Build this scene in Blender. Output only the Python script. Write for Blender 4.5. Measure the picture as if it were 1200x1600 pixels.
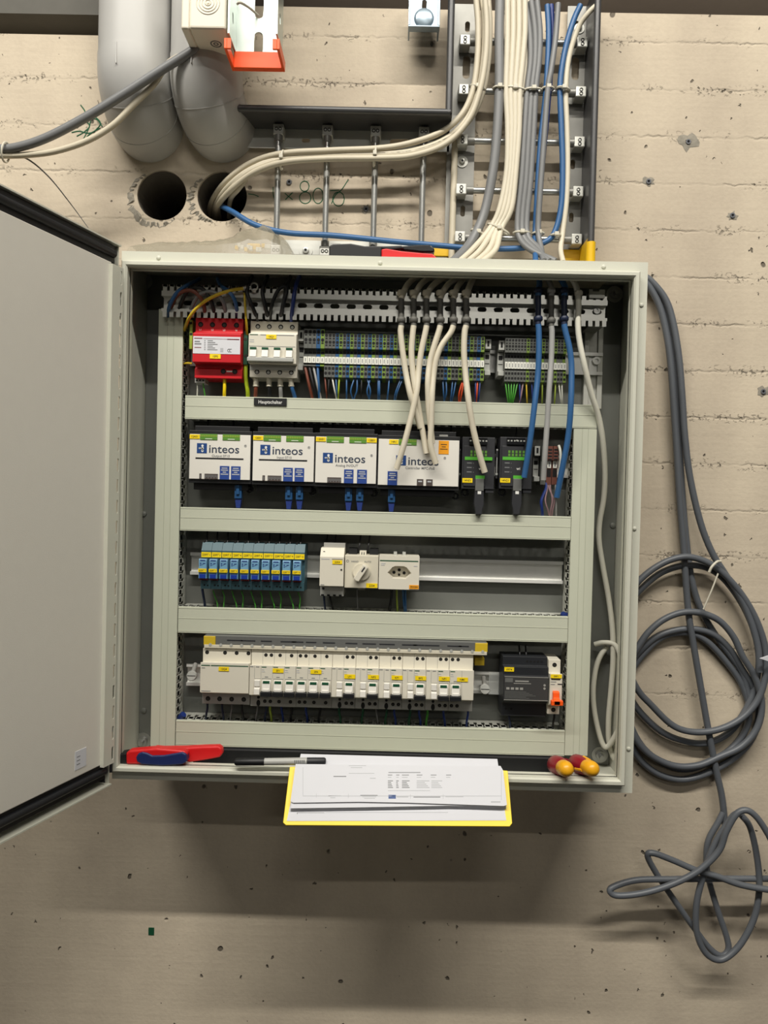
import bpy, bmesh, math, random
from mathutils import Vector, Matrix
random.seed(11)
sc = bpy.context.scene
for o in list(bpy.data.objects):
    bpy.data.objects.remove(o)
COL = sc.collection

# ------------------------------------------------------------------ camera
FPX = 1180.0
CAM = Vector((0.0184, -1.0964, 0.0338))
YAW, PITCH, ROLL = -0.0088, -0.0164, 0.0245
_f = Vector((math.sin(YAW)*math.cos(PITCH), math.cos(YAW)*math.cos(PITCH), math.sin(PITCH)))
_r = Vector((math.cos(YAW), -math.sin(YAW), 0))
_u = _r.cross(_f)
RGT = math.cos(ROLL)*_r + math.sin(ROLL)*_u
UPV = -math.sin(ROLL)*_r + math.cos(ROLL)*_u
cd = bpy.data.cameras.new('camera')
cd.sensor_fit = 'VERTICAL'; cd.sensor_height = 24.0; cd.lens = 24.0*FPX/1600.0
cd.clip_start = 0.01; cd.clip_end = 50
cam = bpy.data.objects.new('camera', cd); COL.objects.link(cam)
mw = Matrix.Identity(4)
for i in range(3):
    mw[i][0] = RGT[i]; mw[i][1] = UPV[i]; mw[i][2] = -_f[i]; mw[i][3] = CAM[i]
cam.matrix_world = mw
sc.camera = cam

# ------------------------------------------------------------------ world, lamps, exposure
w = bpy.data.worlds.new('world'); sc.world = w; w.use_nodes = True
bg = w.node_tree.nodes['Background']
bg.inputs[0].default_value = (1.0, 0.95, 0.88, 1); bg.inputs[1].default_value = 0.013
def lamp(name, loc, aim, sx, sy, power, col=(1, 0.955, 0.865)):
    ld = bpy.data.lights.new(name, 'AREA'); ld.shape = 'RECTANGLE'; ld.size = sx; ld.size_y = sy
    ld.energy = power; ld.color = col
    o = bpy.data.objects.new(name, ld); COL.objects.link(o); o.location = loc
    d = (Vector(aim)-Vector(loc)).normalized()
    o.rotation_euler = (math.atan2(d.y, -d.z), 0, 0)      # the tube stays parallel to the wall
    return o
# rows of ceiling tubes running parallel to the wall
lamp('ceiling_tube_near', (-0.25, -1.7, 2.47), (-0.25, 0.17, 0.0), 3.6, 0.05, 100)
lamp('ceiling_tube_far', (-0.1, -3.5, 2.45), (-0.1, 0.1, 0.0), 1.5, 0.05, 10)
lamp('ceiling_tube_back', (1.25, -7.5, 2.42), (1.25, 0.1, 0.0), 2.4, 0.06, 18)
sc.view_settings.view_transform = 'Standard'; sc.view_settings.look = 'None'
sc.view_settings.gamma = 1.0; sc.view_settings.use_curve_mapping = False
sc.view_settings.exposure = 0.53

# ------------------------------------------------------------------ pixel -> place
def P(px, py, y):
    """point of the place seen at photo pixel (px, py) on the plane at depth y"""
    d = _f + RGT*((px-600)/FPX) + UPV*((800-py)/FPX)
    t = (y-CAM.y)/d.y
    return CAM + d*t
def XX(px, py, y): return P(px, py, y).x
def ZZ(px, py, y): return P(px, py, y).z
def R4(x0, y0, x1, y1, d):
    a = P(x0, y0, d); b = P(x1, y1, d)
    return a.x, b.x, b.z, a.z          # X0, X1, Z0, Z1

# ------------------------------------------------------------------ materials
def lin(c):
    return tuple((v/255/12.92 if v/255 <= 0.04045 else ((v/255+0.055)/1.055)**2.4) for v in c)
MATS = {}
def mk(name, rgb, rough=0.5, metal=0.0, var=0.06, scale=60, bump=0.0, bscale=200, spec=0.5, emit=0, alpha=1, trans=0):
    m = bpy.data.materials.new(name); m.use_nodes = True
    nt = m.node_tree; n = nt.nodes; l = nt.links
    b = n['Principled BSDF']
    c = lin(rgb)
    tc = n.new('ShaderNodeTexCoord'); no = n.new('ShaderNodeTexNoise')
    no.inputs['Scale'].default_value = scale; no.inputs['Detail'].default_value = 3
    l.new(tc.outputs['Object'], no.inputs['Vector'])
    mx = n.new('ShaderNodeMix'); mx.data_type = 'RGBA'
    mx.inputs[6].default_value = (*[v*(1-var) for v in c], 1)
    mx.inputs[7].default_value = (*[min(1, v*(1+var)) for v in c], 1)
    l.new(no.outputs['Fac'], mx.inputs[0]); l.new(mx.outputs[2], b.inputs['Base Color'])
    b.inputs['Roughness'].default_value = rough; b.inputs['Metallic'].default_value = metal
    b.inputs['Specular IOR Level'].default_value = spec
    if bump:
        n2 = n.new('ShaderNodeTexNoise'); n2.inputs['Scale'].default_value = bscale
        l.new(tc.outputs['Object'], n2.inputs['Vector'])
        bp = n.new('ShaderNodeBump'); bp.inputs['Strength'].default_value = bump; bp.inputs['Distance'].default_value = 0.001
        l.new(n2.outputs['Fac'], bp.inputs['Height']); l.new(bp.outputs['Normal'], b.inputs['Normal'])
    if alpha < 1: b.inputs['Alpha'].default_value = alpha
    if trans: b.inputs['Transmission Weight'].default_value = trans
    if emit:
        b.inputs['Emission Color'].default_value = (*c, 1); b.inputs['Emission Strength'].default_value = emit
    MATS[name] = m
    return m
mk('enamel', (206, 206, 192), 0.42, var=0.02, bump=0.12, bscale=900)
mk('door_enamel', (222, 218, 208), 0.45, var=0.02, bump=0.12, bscale=900)
mk('zinc_plate', (120, 122, 117), 0.45, 0.25, var=0.12, scale=18, bump=0.05)
mk('duct', (196, 199, 181), 0.5, var=0.02)
mk('duct_line', (174, 177, 160), 0.5, var=0.02)
mk('duct_inner', (190, 191, 182), 0.6)
mk('rubber', (24, 25, 29), 0.5)
mk('black', (18, 19, 22), 0.5)
mk('black_gloss', (16, 17, 19), 0.25)
mk('charcoal', (42, 43, 47), 0.5)
mk('dark_hole', (9, 9, 10), 0.8)
mk('steel', (240, 240, 236), 0.32, 0.3, var=0.05)
mk('steel_dull', (176, 177, 174), 0.28, 0.7, var=0.12, scale=25)
mk('galv', (138, 137, 132), 0.45, 0.35, var=0.2, scale=35)
mk('galv_shaded', (78, 78, 79), 0.4, 0.35, var=0.15, scale=35)  # same galvanised steel, darkened for the shade on the rail webs
mk('rail_metal', (222, 222, 216), 0.36, 0.78, var=0.08, scale=30)
mk('pale_cable', (214, 212, 198), 0.48, var=0.03)
mk('galv_light', (205, 205, 198), 0.45, 0.45, var=0.08, scale=35)
mk('zinc_blue', (158, 174, 186), 0.3, 0.5, var=0.12, scale=40)
mk('zinc_bright', (196, 206, 200), 0.3, 0.6, var=0.1, scale=30)
mk('cream_cable', (200, 191, 170), 0.5, var=0.04)
mk('cream_white', (212, 204, 184), 0.5, var=0.04)
mk('grey_cable', (120, 121, 122), 0.45, var=0.04)
mk('slate_cable', (92, 96, 102), 0.42, var=0.05)
mk('light_grey_cable', (160, 160, 158), 0.45)
mk('shield_grey', (96, 95, 90), 0.6, 0.2, var=0.25, scale=400, bump=0.4, bscale=900)
mk('navy_sleeve', (22, 34, 62), 0.5)
mk('blue_cable', (50, 96, 146), 0.42, var=0.05)
mk('deep_blue', (30, 52, 120), 0.45)
mk('tie', (205, 200, 184), 0.45)
mk('pipe_grey', (186, 185, 182), 0.42, var=0.03)
mk('box_cream', (226, 219, 202), 0.5, var=0.02)
mk('orange', (255, 92, 22), 0.4, var=0.03)
mk('orange_label', (240, 160, 20), 0.5)
mk('yellow', (248, 216, 20), 0.45, var=0.03)
mk('yellow_dull', (206, 176, 40), 0.5, var=0.05)
mk('yellow_cap', (222, 178, 20), 0.45, var=0.03)
mk('ink', (40, 38, 30), 0.7)
mk('ink_grey', (120, 122, 124), 0.7)
mk('ink_pale', (178, 180, 184), 0.7)
mk('ink_white', (230, 230, 226), 0.6)
mk('red', (196, 22, 34), 0.4, var=0.04)
mk('red_dark', (120, 22, 30), 0.5)
mk('red_tool', (214, 26, 30), 0.4)
mk('blue_tool', (24, 40, 92), 0.5)
mk('white_plastic', (218, 213, 198), 0.42, var=0.015)
mk('white_bright', (226, 223, 215), 0.45, var=0.01)
mk('beige_plastic', (210, 204, 186), 0.45, var=0.02)
mk('grey_plastic', (154, 153, 148), 0.5)
mk('mid_grey', (100, 101, 99), 0.5)
mk('pale_grey', (172, 173, 168), 0.5)
mk('green_dark', (22, 78, 52), 0.45)
mk('green_conn', (88, 140, 48), 0.5)
mk('green_strip', (84, 176, 54), 0.45)
mk('green_wire', (70, 150, 50), 0.45)
mk('yellow_green', (150, 170, 60), 0.45)
mk('pe_wire', (170, 190, 30), 0.45)
mk('brown_wire', (120, 62, 44), 0.45)
mk('white_wire', (220, 220, 208), 0.45)
mk('violet_wire', (150, 120, 124), 0.5)
mk('orange_wire', (226, 84, 40), 0.45)
mk('term_grey', (92, 94, 90), 0.5)
mk('term_blue', (30, 80, 126), 0.5)
mk('term_green', (112, 138, 54), 0.5)
mk('term_brown', (112, 66, 54), 0.5)
mk('marker_white', (232, 232, 222), 0.5)
mk('relay_base', (58, 92, 102), 0.45)
mk('relay_body', (112, 158, 190), 0.4)
mk('relay_blue', (22, 54, 150), 0.4)
mk('relay_dark', (36, 62, 72), 0.5)
mk('logo_blue', (24, 66, 128), 0.5)
mk('port_blue', (34, 66, 140), 0.5)
mk('plug_blue', (36, 78, 122), 0.35)
mk('text_slate', (52, 62, 80), 0.6)
mk('dip_brown', (70, 60, 56), 0.6)
mk('paper', (212, 213, 219), 0.7, var=0.01)
mk('screw_dark', (60, 60, 58), 0.4, 0.5)
mk('handle_yellow', (236, 170, 30), 0.35)
mk('handle_red', (140, 22, 36), 0.4)
mk('marker_green', (40, 100, 70), 0.8)
mk('chip_grey', (146, 140, 128), 0.9, var=0.3, scale=120, bump=0.8, bscale=150)
mk('plug_grey', (96, 98, 104), 0.6)
mk('void_dark', (128, 124, 124), 0.9)
mk('beam_grey', (92, 90, 84), 0.8, var=0.1)
mk('bag_film', (158, 152, 134), 0.3, var=0.12, scale=90, alpha=0.45)
mk('clear_plastic', (225, 228, 226), 0.1, alpha=0.30)
mk('silver_label', (176, 176, 172), 0.4)
mk('psu_black', (34, 36, 40), 0.45)
mk('psu_panel', (58, 58, 58), 0.55)
mk('shaded_core_concrete', (104, 98, 90), 0.95, var=0.15, scale=80, bump=0.3)  # drilled concrete grey, kept dark so shade in the holes is part colour
def concrete():
    m = bpy.data.materials.new('concrete'); m.use_nodes = True
    nt = m.node_tree; n = nt.nodes; l = nt.links; b = n['Principled BSDF']
    b.inputs['Roughness'].default_value = 0.88; b.inputs['Specular IOR Level'].default_value = 0.25
    tc = n.new('ShaderNodeTexCoord'); OBJ = tc.outputs['Object']
    def noise(scale, det=4, vec=None, rough=0.55):
        t = n.new('ShaderNodeTexNoise'); t.inputs['Scale'].default_value = scale; t.inputs['Detail'].default_value = det
        t.inputs['Roughness'].default_value = rough
        l.new(vec if vec else OBJ, t.inputs['Vector']); return t.outputs['Fac']
    def math_(op, a, bb=None, c=None):
        t = n.new('ShaderNodeMath'); t.operation = op
        for i, v in enumerate((a, bb, c)):
            if v is None: continue
            if isinstance(v, (int, float)): t.inputs[i].default_value = v
            else: l.new(v, t.inputs[i])
        return t.outputs[0]
    def ramp(f, a, bb, ca=0.0, cb=1.0):
        t = n.new('ShaderNodeMapRange'); t.clamp = True
        l.new(f, t.inputs[0]); t.inputs[1].default_value = a; t.inputs[2].default_value = bb
        t.inputs[3].default_value = ca; t.inputs[4].default_value = cb; return t.outputs[0]
    def mapping(sx, sy, sz):
        t = n.new('ShaderNodeMapping'); t.inputs['Scale'].default_value = (sx, sy, sz); l.new(OBJ, t.inputs['Vector']); return t.outputs[0]
    sep = n.new('ShaderNodeSeparateXYZ'); l.new(OBJ, sep.inputs[0]); Z = sep.outputs['Z']; X = sep.outputs['X']
    # large, soft tone changes and grain
    big = noise(2.6, 5); mid = noise(11, 5); streak = noise(1.0, 4, mapping(14, 1, 1.2)); fine = noise(160, 3)
    grain = noise(1.0, 4, mapping(3, 1, 90))
    # board joints every 77 mm, ragged, present where a broken noise lets them
    wob = math_('MULTIPLY', math_('SUBTRACT', noise(5, 5), 0.5), 0.006)
    rag = math_('MULTIPLY', math_('SUBTRACT', noise(60, 5), 0.5), 0.011)
    zz = math_('ADD', math_('ADD', Z, wob), rag)
    ph = math_('FRACT', math_('MULTIPLY', math_('ADD', zz, 2.017), 1/0.0772))
    dist = math_('ABSOLUTE', math_('SUBTRACT', ph, 0.5))           # 0 at a joint
    line = ramp(dist, 0.0, 0.04, 1.0, 0.0)
    gate = ramp(noise(1.0, 4, mapping(16, 1, 30)), 0.44, 0.60, 0.22, 1.0)
    upper = ramp(Z, -0.42, -0.20, 0.0, 1.0)
    joint = math_('MULTIPLY', math_('MULTIPLY', line, gate), upper)
    lip = math_('MULTIPLY', math_('MULTIPLY', ramp(dist, 0.0, 0.22, 1.0, 0.0), upper), 0.5)
    # blow holes: small sharp voids, plus clusters along the joints
    def pits(scale, thr, soft, seedz, dens):
        v = n.new('ShaderNodeTexVoronoi'); v.inputs['Scale'].default_value = scale; v.inputs['Randomness'].default_value = 1
        mp = n.new('ShaderNodeMapping'); mp.inputs['Location'].default_value = (seedz, 0, seedz*1.7); mp.inputs['Scale'].default_value = (1, 0.0, 0.8)
        wv = n.new('ShaderNodeMixRGB'); wv.inputs[0].default_value = 0.012
        nn = n.new('ShaderNodeTexNoise'); nn.inputs['Scale'].default_value = scale*1.6; l.new(OBJ, nn.inputs['Vector'])
        l.new(OBJ, wv.inputs[1]); l.new(nn.outputs['Color'], wv.inputs[2]); l.new(wv.outputs[0], mp.inputs['Vector'])
        l.new(mp.outputs[0], v.inputs['Vector'])
        sepc = n.new('ShaderNodeSeparateColor'); l.new(v.outputs['Color'], sepc.inputs[0])
        keep = ramp(sepc.outputs[0], 1-dens, 1-dens+0.001)
        size = ramp(sepc.outputs[1], 0, 1, 0.45, 1.0)
        d = math_('DIVIDE', v.outputs['Distance'], size)
        return math_('MULTIPLY', ramp(d, thr-soft, thr, 1.0, 0.0), keep)
    p1 = pits(34, 0.13, 0.05, 3.3, 0.36); p2 = pits(75, 0.17, 0.07, 7.1, 0.22); p3 = pits(15, 0.075, 0.02, 1.9, 0.5)
    crumble = math_('MULTIPLY', math_('MULTIPLY', ramp(noise(190, 4), 0.57, 0.63), ramp(dist, 0.02, 0.15, 1.0, 0.0)), math_('MULTIPLY', ramp(noise(1.0, 3, mapping(9, 1, 20)), 0.46, 0.56), upper))
    pit = math_('MAXIMUM', math_('MAXIMUM', p1, p2), p3)
    dark = math_('MINIMUM', math_('ADD', math_('ADD', math_('MULTIPLY', pit, 0.8), math_('MULTIPLY', joint, 0.24)), math_('MULTIPLY', crumble, 0.6)), 1.0)
    # colour
    c0 = n.new('ShaderNodeMix'); c0.data_type = 'RGBA'
    c0.inputs[6].default_value = (*lin((178, 165, 148)), 1); c0.inputs[7].default_value = (*lin((216, 203, 181)), 1)
    tone = math_('ADD', math_('ADD', math_('MULTIPLY', big, 0.45), math_('MULTIPLY', mid, 0.25)), math_('ADD', math_('MULTIPLY', streak, 0.22), math_('MULTIPLY', fine, 0.10)))
    l.new(ramp(tone, 0.30, 0.68), c0.inputs[0])
    c1 = n.new('ShaderNodeMix'); c1.data_type = 'RGBA'; c1.inputs[7].default_value = (*lin((74, 68, 60)), 1)
    l.new(dark, c1.inputs[0]); l.new(c0.outputs[2], c1.inputs[6]); l.new(c1.outputs[2], b.inputs['Base Color'])
    h = math_('ADD', math_('ADD', math_('MULTIPLY', pit, -1.5), math_('MULTIPLY', joint, -0.6)), math_('ADD', math_('MULTIPLY', crumble, -0.8), math_('MULTIPLY', fine, 0.22)))
    h = math_('ADD', h, math_('ADD', math_('MULTIPLY', mid, 0.35), math_('MULTIPLY', grain, 0.2)))
    bp = n.new('ShaderNodeBump'); bp.inputs['Strength'].default_value = 0.75; bp.inputs['Distance'].default_value = 0.0025
    l.new(h, bp.inputs['Height']); l.new(bp.outputs['Normal'], b.inputs['Normal'])
    MATS['concrete'] = m
concrete()

# ------------------------------------------------------------------ mesh builder
ORG = {}
_tcache = {}
def text_mesh(s):
    if s not in _tcache:
        cu = bpy.data.curves.new('t', 'FONT'); cu.body = s; cu.resolution_u = 3; cu.align_x = 'CENTER'; cu.size = 1; cu.offset = 0.009
        ob = bpy.data.objects.new('t', cu); COL.objects.link(ob)
        dg = bpy.context.evaluated_depsgraph_get()
        me = bpy.data.meshes.new_from_object(ob.evaluated_get(dg))
        _tcache[s] = ([tuple(v.co[:2]) for v in me.vertices], [tuple(p.vertices) for p in me.polygons])
        bpy.data.objects.remove(ob); bpy.data.meshes.remove(me); bpy.data.curves.remove(cu)
    return _tcache[s]
class MB:
    def __init__(s): s.v = []; s.f = []; s.m = []; s.s = []
    def quad(s, pts, m=0, sm=False):
        b = len(s.v); s.v += [tuple(p) for p in pts]; s.f.append(tuple(range(b, b+len(pts)))); s.m.append(m); s.s.append(sm)
    def box(s, x0, x1, y0, y1, z0, z1, m=0):
        if x0 > x1: x0, x1 = x1, x0
        if y0 > y1: y0, y1 = y1, y0
        if z0 > z1: z0, z1 = z1, z0
        b = len(s.v)
        s.v += [(x0,y0,z0),(x1,y0,z0),(x1,y1,z0),(x0,y1,z0),(x0,y0,z1),(x1,y0,z1),(x1,y1,z1),(x0,y1,z1)]
        for q in ((0,3,2,1),(4,5,6,7),(0,1,5,4),(1,2,6,5),(2,3,7,6),(3,0,4,7)):
            s.f.append(tuple(b+i for i in q)); s.m.append(m); s.s.append(False)
        return s
    def prism(s, pts, ext, m=0, ms=None):
        """pts: 3-D outline; ext: extrusion vector"""
        n = len(pts); b = len(s.v); ext = Vector(ext)
        s.v += [tuple(p) for p in pts] + [tuple(Vector(p)+ext) for p in pts]
        nrm = Vector((0, 0, 0))
        for i in range(n):
            nrm += Vector(pts[i]).cross(Vector(pts[(i+1) % n]))
        fl = nrm.dot(ext) > 0
        a = tuple(range(b, b+n)); c = tuple(range(b+n, b+2*n))
        s.f += [tuple(reversed(a)) if fl else a, c if fl else tuple(reversed(c))]; s.m += [m, m]; s.s += [False, False]
        for i in range(n):
            j = (i+1) % n
            q = (b+i, b+j, b+n+j, b+n+i)
            s.f.append(q if fl else tuple(reversed(q))); s.m.append(m if ms is None else ms); s.s.append(False)
        return s
    def prof_x(s, yz, x0, x1, m=0):
        return s.prism([(x0, y, z) for y, z in yz], (x1-x0, 0, 0), m)
    def lathe(s, p0, axis, prof, n=16, m=0, mats=None):
        """prof: list of (t, r) along axis from p0"""
        p0 = Vector(p0); a = Vector(axis).normalized()
        t = Vector((0, 0, 1)) if abs(a.z) < 0.9 else Vector((1, 0, 0))
        e1 = a.cross(t).normalized(); e2 = a.cross(e1)
        b = len(s.v)
        for tt, r in prof:
            for k in range(n):
                th = 2*math.pi*k/n
                s.v.append(tuple(p0 + a*tt + (e1*math.cos(th)+e2*math.sin(th))*max(r, 1e-5)))
        for i in range(len(prof)-1):
            for k in range(n):
                k2 = (k+1) % n
                s.f.append((b+i*n+k, b+i*n+k2, b+(i+1)*n+k2, b+(i+1)*n+k)); s.m.append(mats[i] if mats else m); s.s.append(True)
        s.f.append(tuple(b+k for k in reversed(range(n)))); s.m.append(mats[0] if mats else m); s.s.append(False)
        e = b+(len(prof)-1)*n
        s.f.append(tuple(e+k for k in range(n))); s.m.append(mats[-1] if mats else m); s.s.append(False)
        return s
    def cyl(s, p0, p1, r, n=14, m=0, r1=None):
        d = Vector(p1)-Vector(p0)
        return s.lathe(p0, d, [(0, r), (d.length, r if r1 is None else r1)], n, m)
    def disc(s, c, r, y, m=0, n=14, h=0.0004, rz=None):
        """flat button facing the room (towards -y)"""
        rz = rz or r
        pts = [(c[0]+r*math.cos(2*math.pi*k/n), y, c[1]+rz*math.sin(2*math.pi*k/n)) for k in range(n)]
        return s.prism(pts, (0, -h, 0), m)
    def tube(s, path, r, n=8, m=0, r_fn=None):
        path = [Vector(p) for p in path]; k = len(path)
        b = len(s.v); up = None
        for i, p in enumerate(path):
            t = (path[min(i+1, k-1)]-path[max(i-1, 0)]).normalized()
            if up is None:
                up = Vector((0, 1, 0)) if abs(t.y) < 0.9 else Vector((1, 0, 0))
            e1 = t.cross(up)
            e1 = e1.normalized() if e1.length > 1e-6 else t.orthogonal().normalized()
            e2 = e1.cross(t).normalized(); up = e2
            rr = r_fn(i/(k-1)) if r_fn else r
            for q in range(n):
                th = 2*math.pi*q/n
                s.v.append(tuple(p+(e1*math.cos(th)+e2*math.sin(th))*rr))
        for i in range(k-1):
            for q in range(n):
                q2 = (q+1) % n
                s.f.append((b+i*n+q2, b+i*n+q, b+(i+1)*n+q, b+(i+1)*n+q2)); s.m.append(m); s.s.append(True)
        s.f.append(tuple(b+q for q in range(n))); s.m.append(m); s.s.append(False)
        e = b+(k-1)*n
        s.f.append(tuple(e+q for q in reversed(range(n)))); s.m.append(m); s.s.append(False)
        return s
    def slotted(s, u0, u1, v0, v1, slots, fn, t, m=0, ex=4, n=12, edge=True):
        """plate in (u, v) with rounded slots (cu, cv, w, h) strung along u; fn(u, v, d) -> place; t thickness"""
        slots = sorted(q for q in slots if u0+q[2]*0.5 < q[0] < u1-q[2]*0.5)
        cuts = [u0]+[(slots[i][0]+slots[i+1][0])/2 for i in range(len(slots)-1)]+[u1]
        for i, (cu, cv, sw, sh) in enumerate(slots):
            a, b2 = cuts[i], cuts[i+1]
            la, lb_ = max(sw, sh)/2, min(sw, sh)/2; dd = la-lb_; hor = sw >= sh
            base = []
            for k in range(n):
                th0 = 2*math.pi*k/n; ex0 = lb_*math.cos(th0)+(dd if math.cos(th0) > 0 else -dd); ey0 = lb_*math.sin(th0)
                base.append(math.atan2(ey0, ex0) if hor else math.atan2(ex0, ey0))
            ang = [t0 % (2*math.pi) for t0 in base] + [math.atan2(vv-cv, uu-cu) % (2*math.pi) for uu in (a, b2) for vv in (v0, v1)]
            ang = sorted(set(round(x, 5) for x in ang))
            inn, out = [], []
            for th in ang:
                c, si = math.cos(th), math.sin(th)
                c_, s_ = (abs(c), abs(si)) if hor else (abs(si), abs(c))
                r = lb_/s_ if s_ > 1e-9 and lb_/s_*c_ <= dd else c_*dd+math.sqrt(max(0, lb_*lb_-(dd*s_)**2))
                inn.append((cu+r*c, cv+r*si))
                ts = []
                if c > 1e-9: ts.append((b2-cu)/c)
                if c < -1e-9: ts.append((a-cu)/c)
                if si > 1e-9: ts.append((v1-cv)/si)
                if si < -1e-9: ts.append((v0-cv)/si)
                tt = min(ts); out.append((cu+tt*c, cv+tt*si))
            k = len(ang)
            for q in range(k):
                q2 = (q+1) % k
                s.quad([fn(*inn[q], 0), fn(*out[q], 0), fn(*out[q2], 0), fn(*inn[q2], 0)], m)
                s.quad([fn(*inn[q], t), fn(*inn[q2], t), fn(*out[q2], t), fn(*out[q], t)], m)
                s.quad([fn(*inn[q], 0), fn(*inn[q2], 0), fn(*inn[q2], t), fn(*inn[q], t)], m)
        if edge:
            c = [(u0, v0), (u1, v0), (u1, v1), (u0, v1)]
            for q in range(4):
                q2 = (q+1) % 4
                s.quad([fn(*c[q], 0), fn(*c[q], t), fn(*c[q2], t), fn(*c[q2], 0)], m)
        return s
    def text(s, txt, cx, cz, y, h, m=0, align='c', sx=1.0):
        vs, fs = text_mesh(txt); k = h/0.70
        if not vs: return s
        mn = min(v[0] for v in vs); mx_ = max(v[0] for v in vs)
        off = 0 if align == 'c' else (-mn if align == 'l' else -mx_)
        b = len(s.v)
        s.v += [(cx+(a+off)*k*sx, y, cz+(c-0.35)*k) for a, c in vs]
        for f in fs: s.f.append(tuple(b+i for i in f)); s.m.append(m); s.s.append(False)
        return s
    def build(s, name, mats, parent=None, bev=0, seg=2, loc=None, kind=None):
        me = bpy.data.meshes.new(name)
        if isinstance(mats, str): mats = [mats]
        if parent is not None:
            root = parent
            while root.parent is not None and root.name not in ORG: root = root.parent
            org = ORG.get(parent.name, Vector((0, 0, 0)))
        elif loc is not None: org = Vector(loc)
        else:
            xs = [v[0] for v in s.v]; ys = [v[1] for v in s.v]; zs = [v[2] for v in s.v]
            org = Vector(((min(xs)+max(xs))/2, (min(ys)+max(ys))/2, min(zs)))
        me.from_pydata([(v[0]-org.x, v[1]-org.y, v[2]-org.z) for v in s.v], [], s.f)
        for mt in mats: me.materials.append(MATS[mt])
        me.polygons.foreach_set('material_index', s.m); me.polygons.foreach_set('use_smooth', s.s)
        me.update()
        if any(s.s): me.set_sharp_from_angle(angle=math.radians(48))
        o = bpy.data.objects.new(name, me); COL.objects.link(o)
        if parent is not None: o.parent = parent
        else: o.location = org
        ORG[o.name] = org
        if bev:
            md = o.modifiers.new('bevel', 'BEVEL'); md.width = bev; md.segments = seg; md.limit_method = 'ANGLE'
            md.angle_limit = math.radians(40)
        if kind: o['kind'] = kind
        return o
def tag(o, label, cat, group=None, kind=None):
    o['label'] = label; o['category'] = cat
    if group: o['group'] = group
    if kind: o['kind'] = kind
    return o
def thing(name, label, cat, loc, group=None):
    o = bpy.data.objects.new(name, None); COL.objects.link(o); o.location = loc; o.empty_display_size = 0.01
    ORG[o.name] = Vector(loc)
    return tag(o, label, cat, group)
def spline(pts, per=8):
    pts = [Vector(p) for p in pts]
    if len(pts) < 3: return pts
    out = []
    q = [pts[0]*2-pts[1]]+pts+[pts[-1]*2-pts[-2]]
    for i in range(1, len(q)-2):
        p0, p1, p2, p3 = q[i-1:i+3]
        for k in range(per):
            t = k/per
            out.append(0.5*((2*p1)+(p2-p0)*t+(2*p0-5*p1+4*p2-p3)*t*t+(3*p1-p0-3*p2+p3)*t**3))
    out.append(pts[-1])
    return out
def cable(name, label, pts, r, mat, group=None, n=10, per=7, cat='cable', parent=None):
    """pts: (px, py, y) triples, or Vectors"""
    pp = [p if isinstance(p, Vector) else P(*p) for p in pts]
    o = MB().tube(spline(pp, per), r, n).build(name, mat, parent)
    if parent is None: tag(o, label, cat, group)
    return o
def yellow_tag(parent, x0, x1, z0, z1, y, txt, mat='yellow', h=None, ink='ink'):
    t = MB().box(x0, x1, y-0.0006, y, z0, z1).build('label_tag', mat, parent)
    ORG[t.name] = ORG[parent.name]
    h = h or abs(z1-z0)*0.45
    if txt:
        w = abs(x1-x0)*0.8; vs, _ = text_mesh(txt); tw = (max(v[0] for v in vs)-min(v[0] for v in vs))*h/0.7
        MB().text(txt, (x0+x1)/2, (z0+z1)/2, y-0.0008, h, sx=min(1.0, w/tw)).build('lettering', ink, t)
    return t
# ================================================================== the setting
WY = 0.17
hz = ZZ(300, 306, WY)
HOLES = [(XX(253, 305, WY), ZZ(253, 305, WY), 0.0415), (XX(347, 307, WY), ZZ(347, 307, WY), 0.0415)]
ztr = ZZ(800, 17, WY); ztl = ZZ(80, 54, WY); xst = XX(300, 40, WY)
mb = MB()
z0s, z1s = hz-0.06, hz+0.06
mb.box(-1.7, 1.7, WY, WY+0.3, -1.5, z0s)
mb.box(-1.7, xst, WY, WY+0.3, z1s, ztl)
mb.box(xst, 1.7, WY, WY+0.3, z1s, ztr)
mb.slotted(-1.7, 1.7, z0s, z1s, [(h[0], h[1], 2*h[2], 2*h[2]) for h in HOLES], lambda u, v, d: (u, WY+d, v), 0.3, n=36)
wall = mb.build('wall_back', 'concrete', loc=(0, 0, 0)); wall['kind'] = 'structure'
wall['label'] = 'board-marked beige concrete wall behind the cabinet'
# deep closed lining added inside the two drilled holes to darken them
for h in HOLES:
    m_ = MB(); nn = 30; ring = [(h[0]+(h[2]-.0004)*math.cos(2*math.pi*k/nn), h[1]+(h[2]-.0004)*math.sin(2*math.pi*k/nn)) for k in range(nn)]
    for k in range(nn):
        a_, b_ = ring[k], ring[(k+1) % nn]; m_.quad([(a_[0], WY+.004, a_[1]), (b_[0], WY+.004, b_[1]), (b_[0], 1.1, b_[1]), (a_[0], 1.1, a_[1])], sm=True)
    m_.quad([(q[0], 1.1, q[1]) for q in ring]); m_.build('hole_shade_lining', 'shaded_core_concrete', wall)
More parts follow.
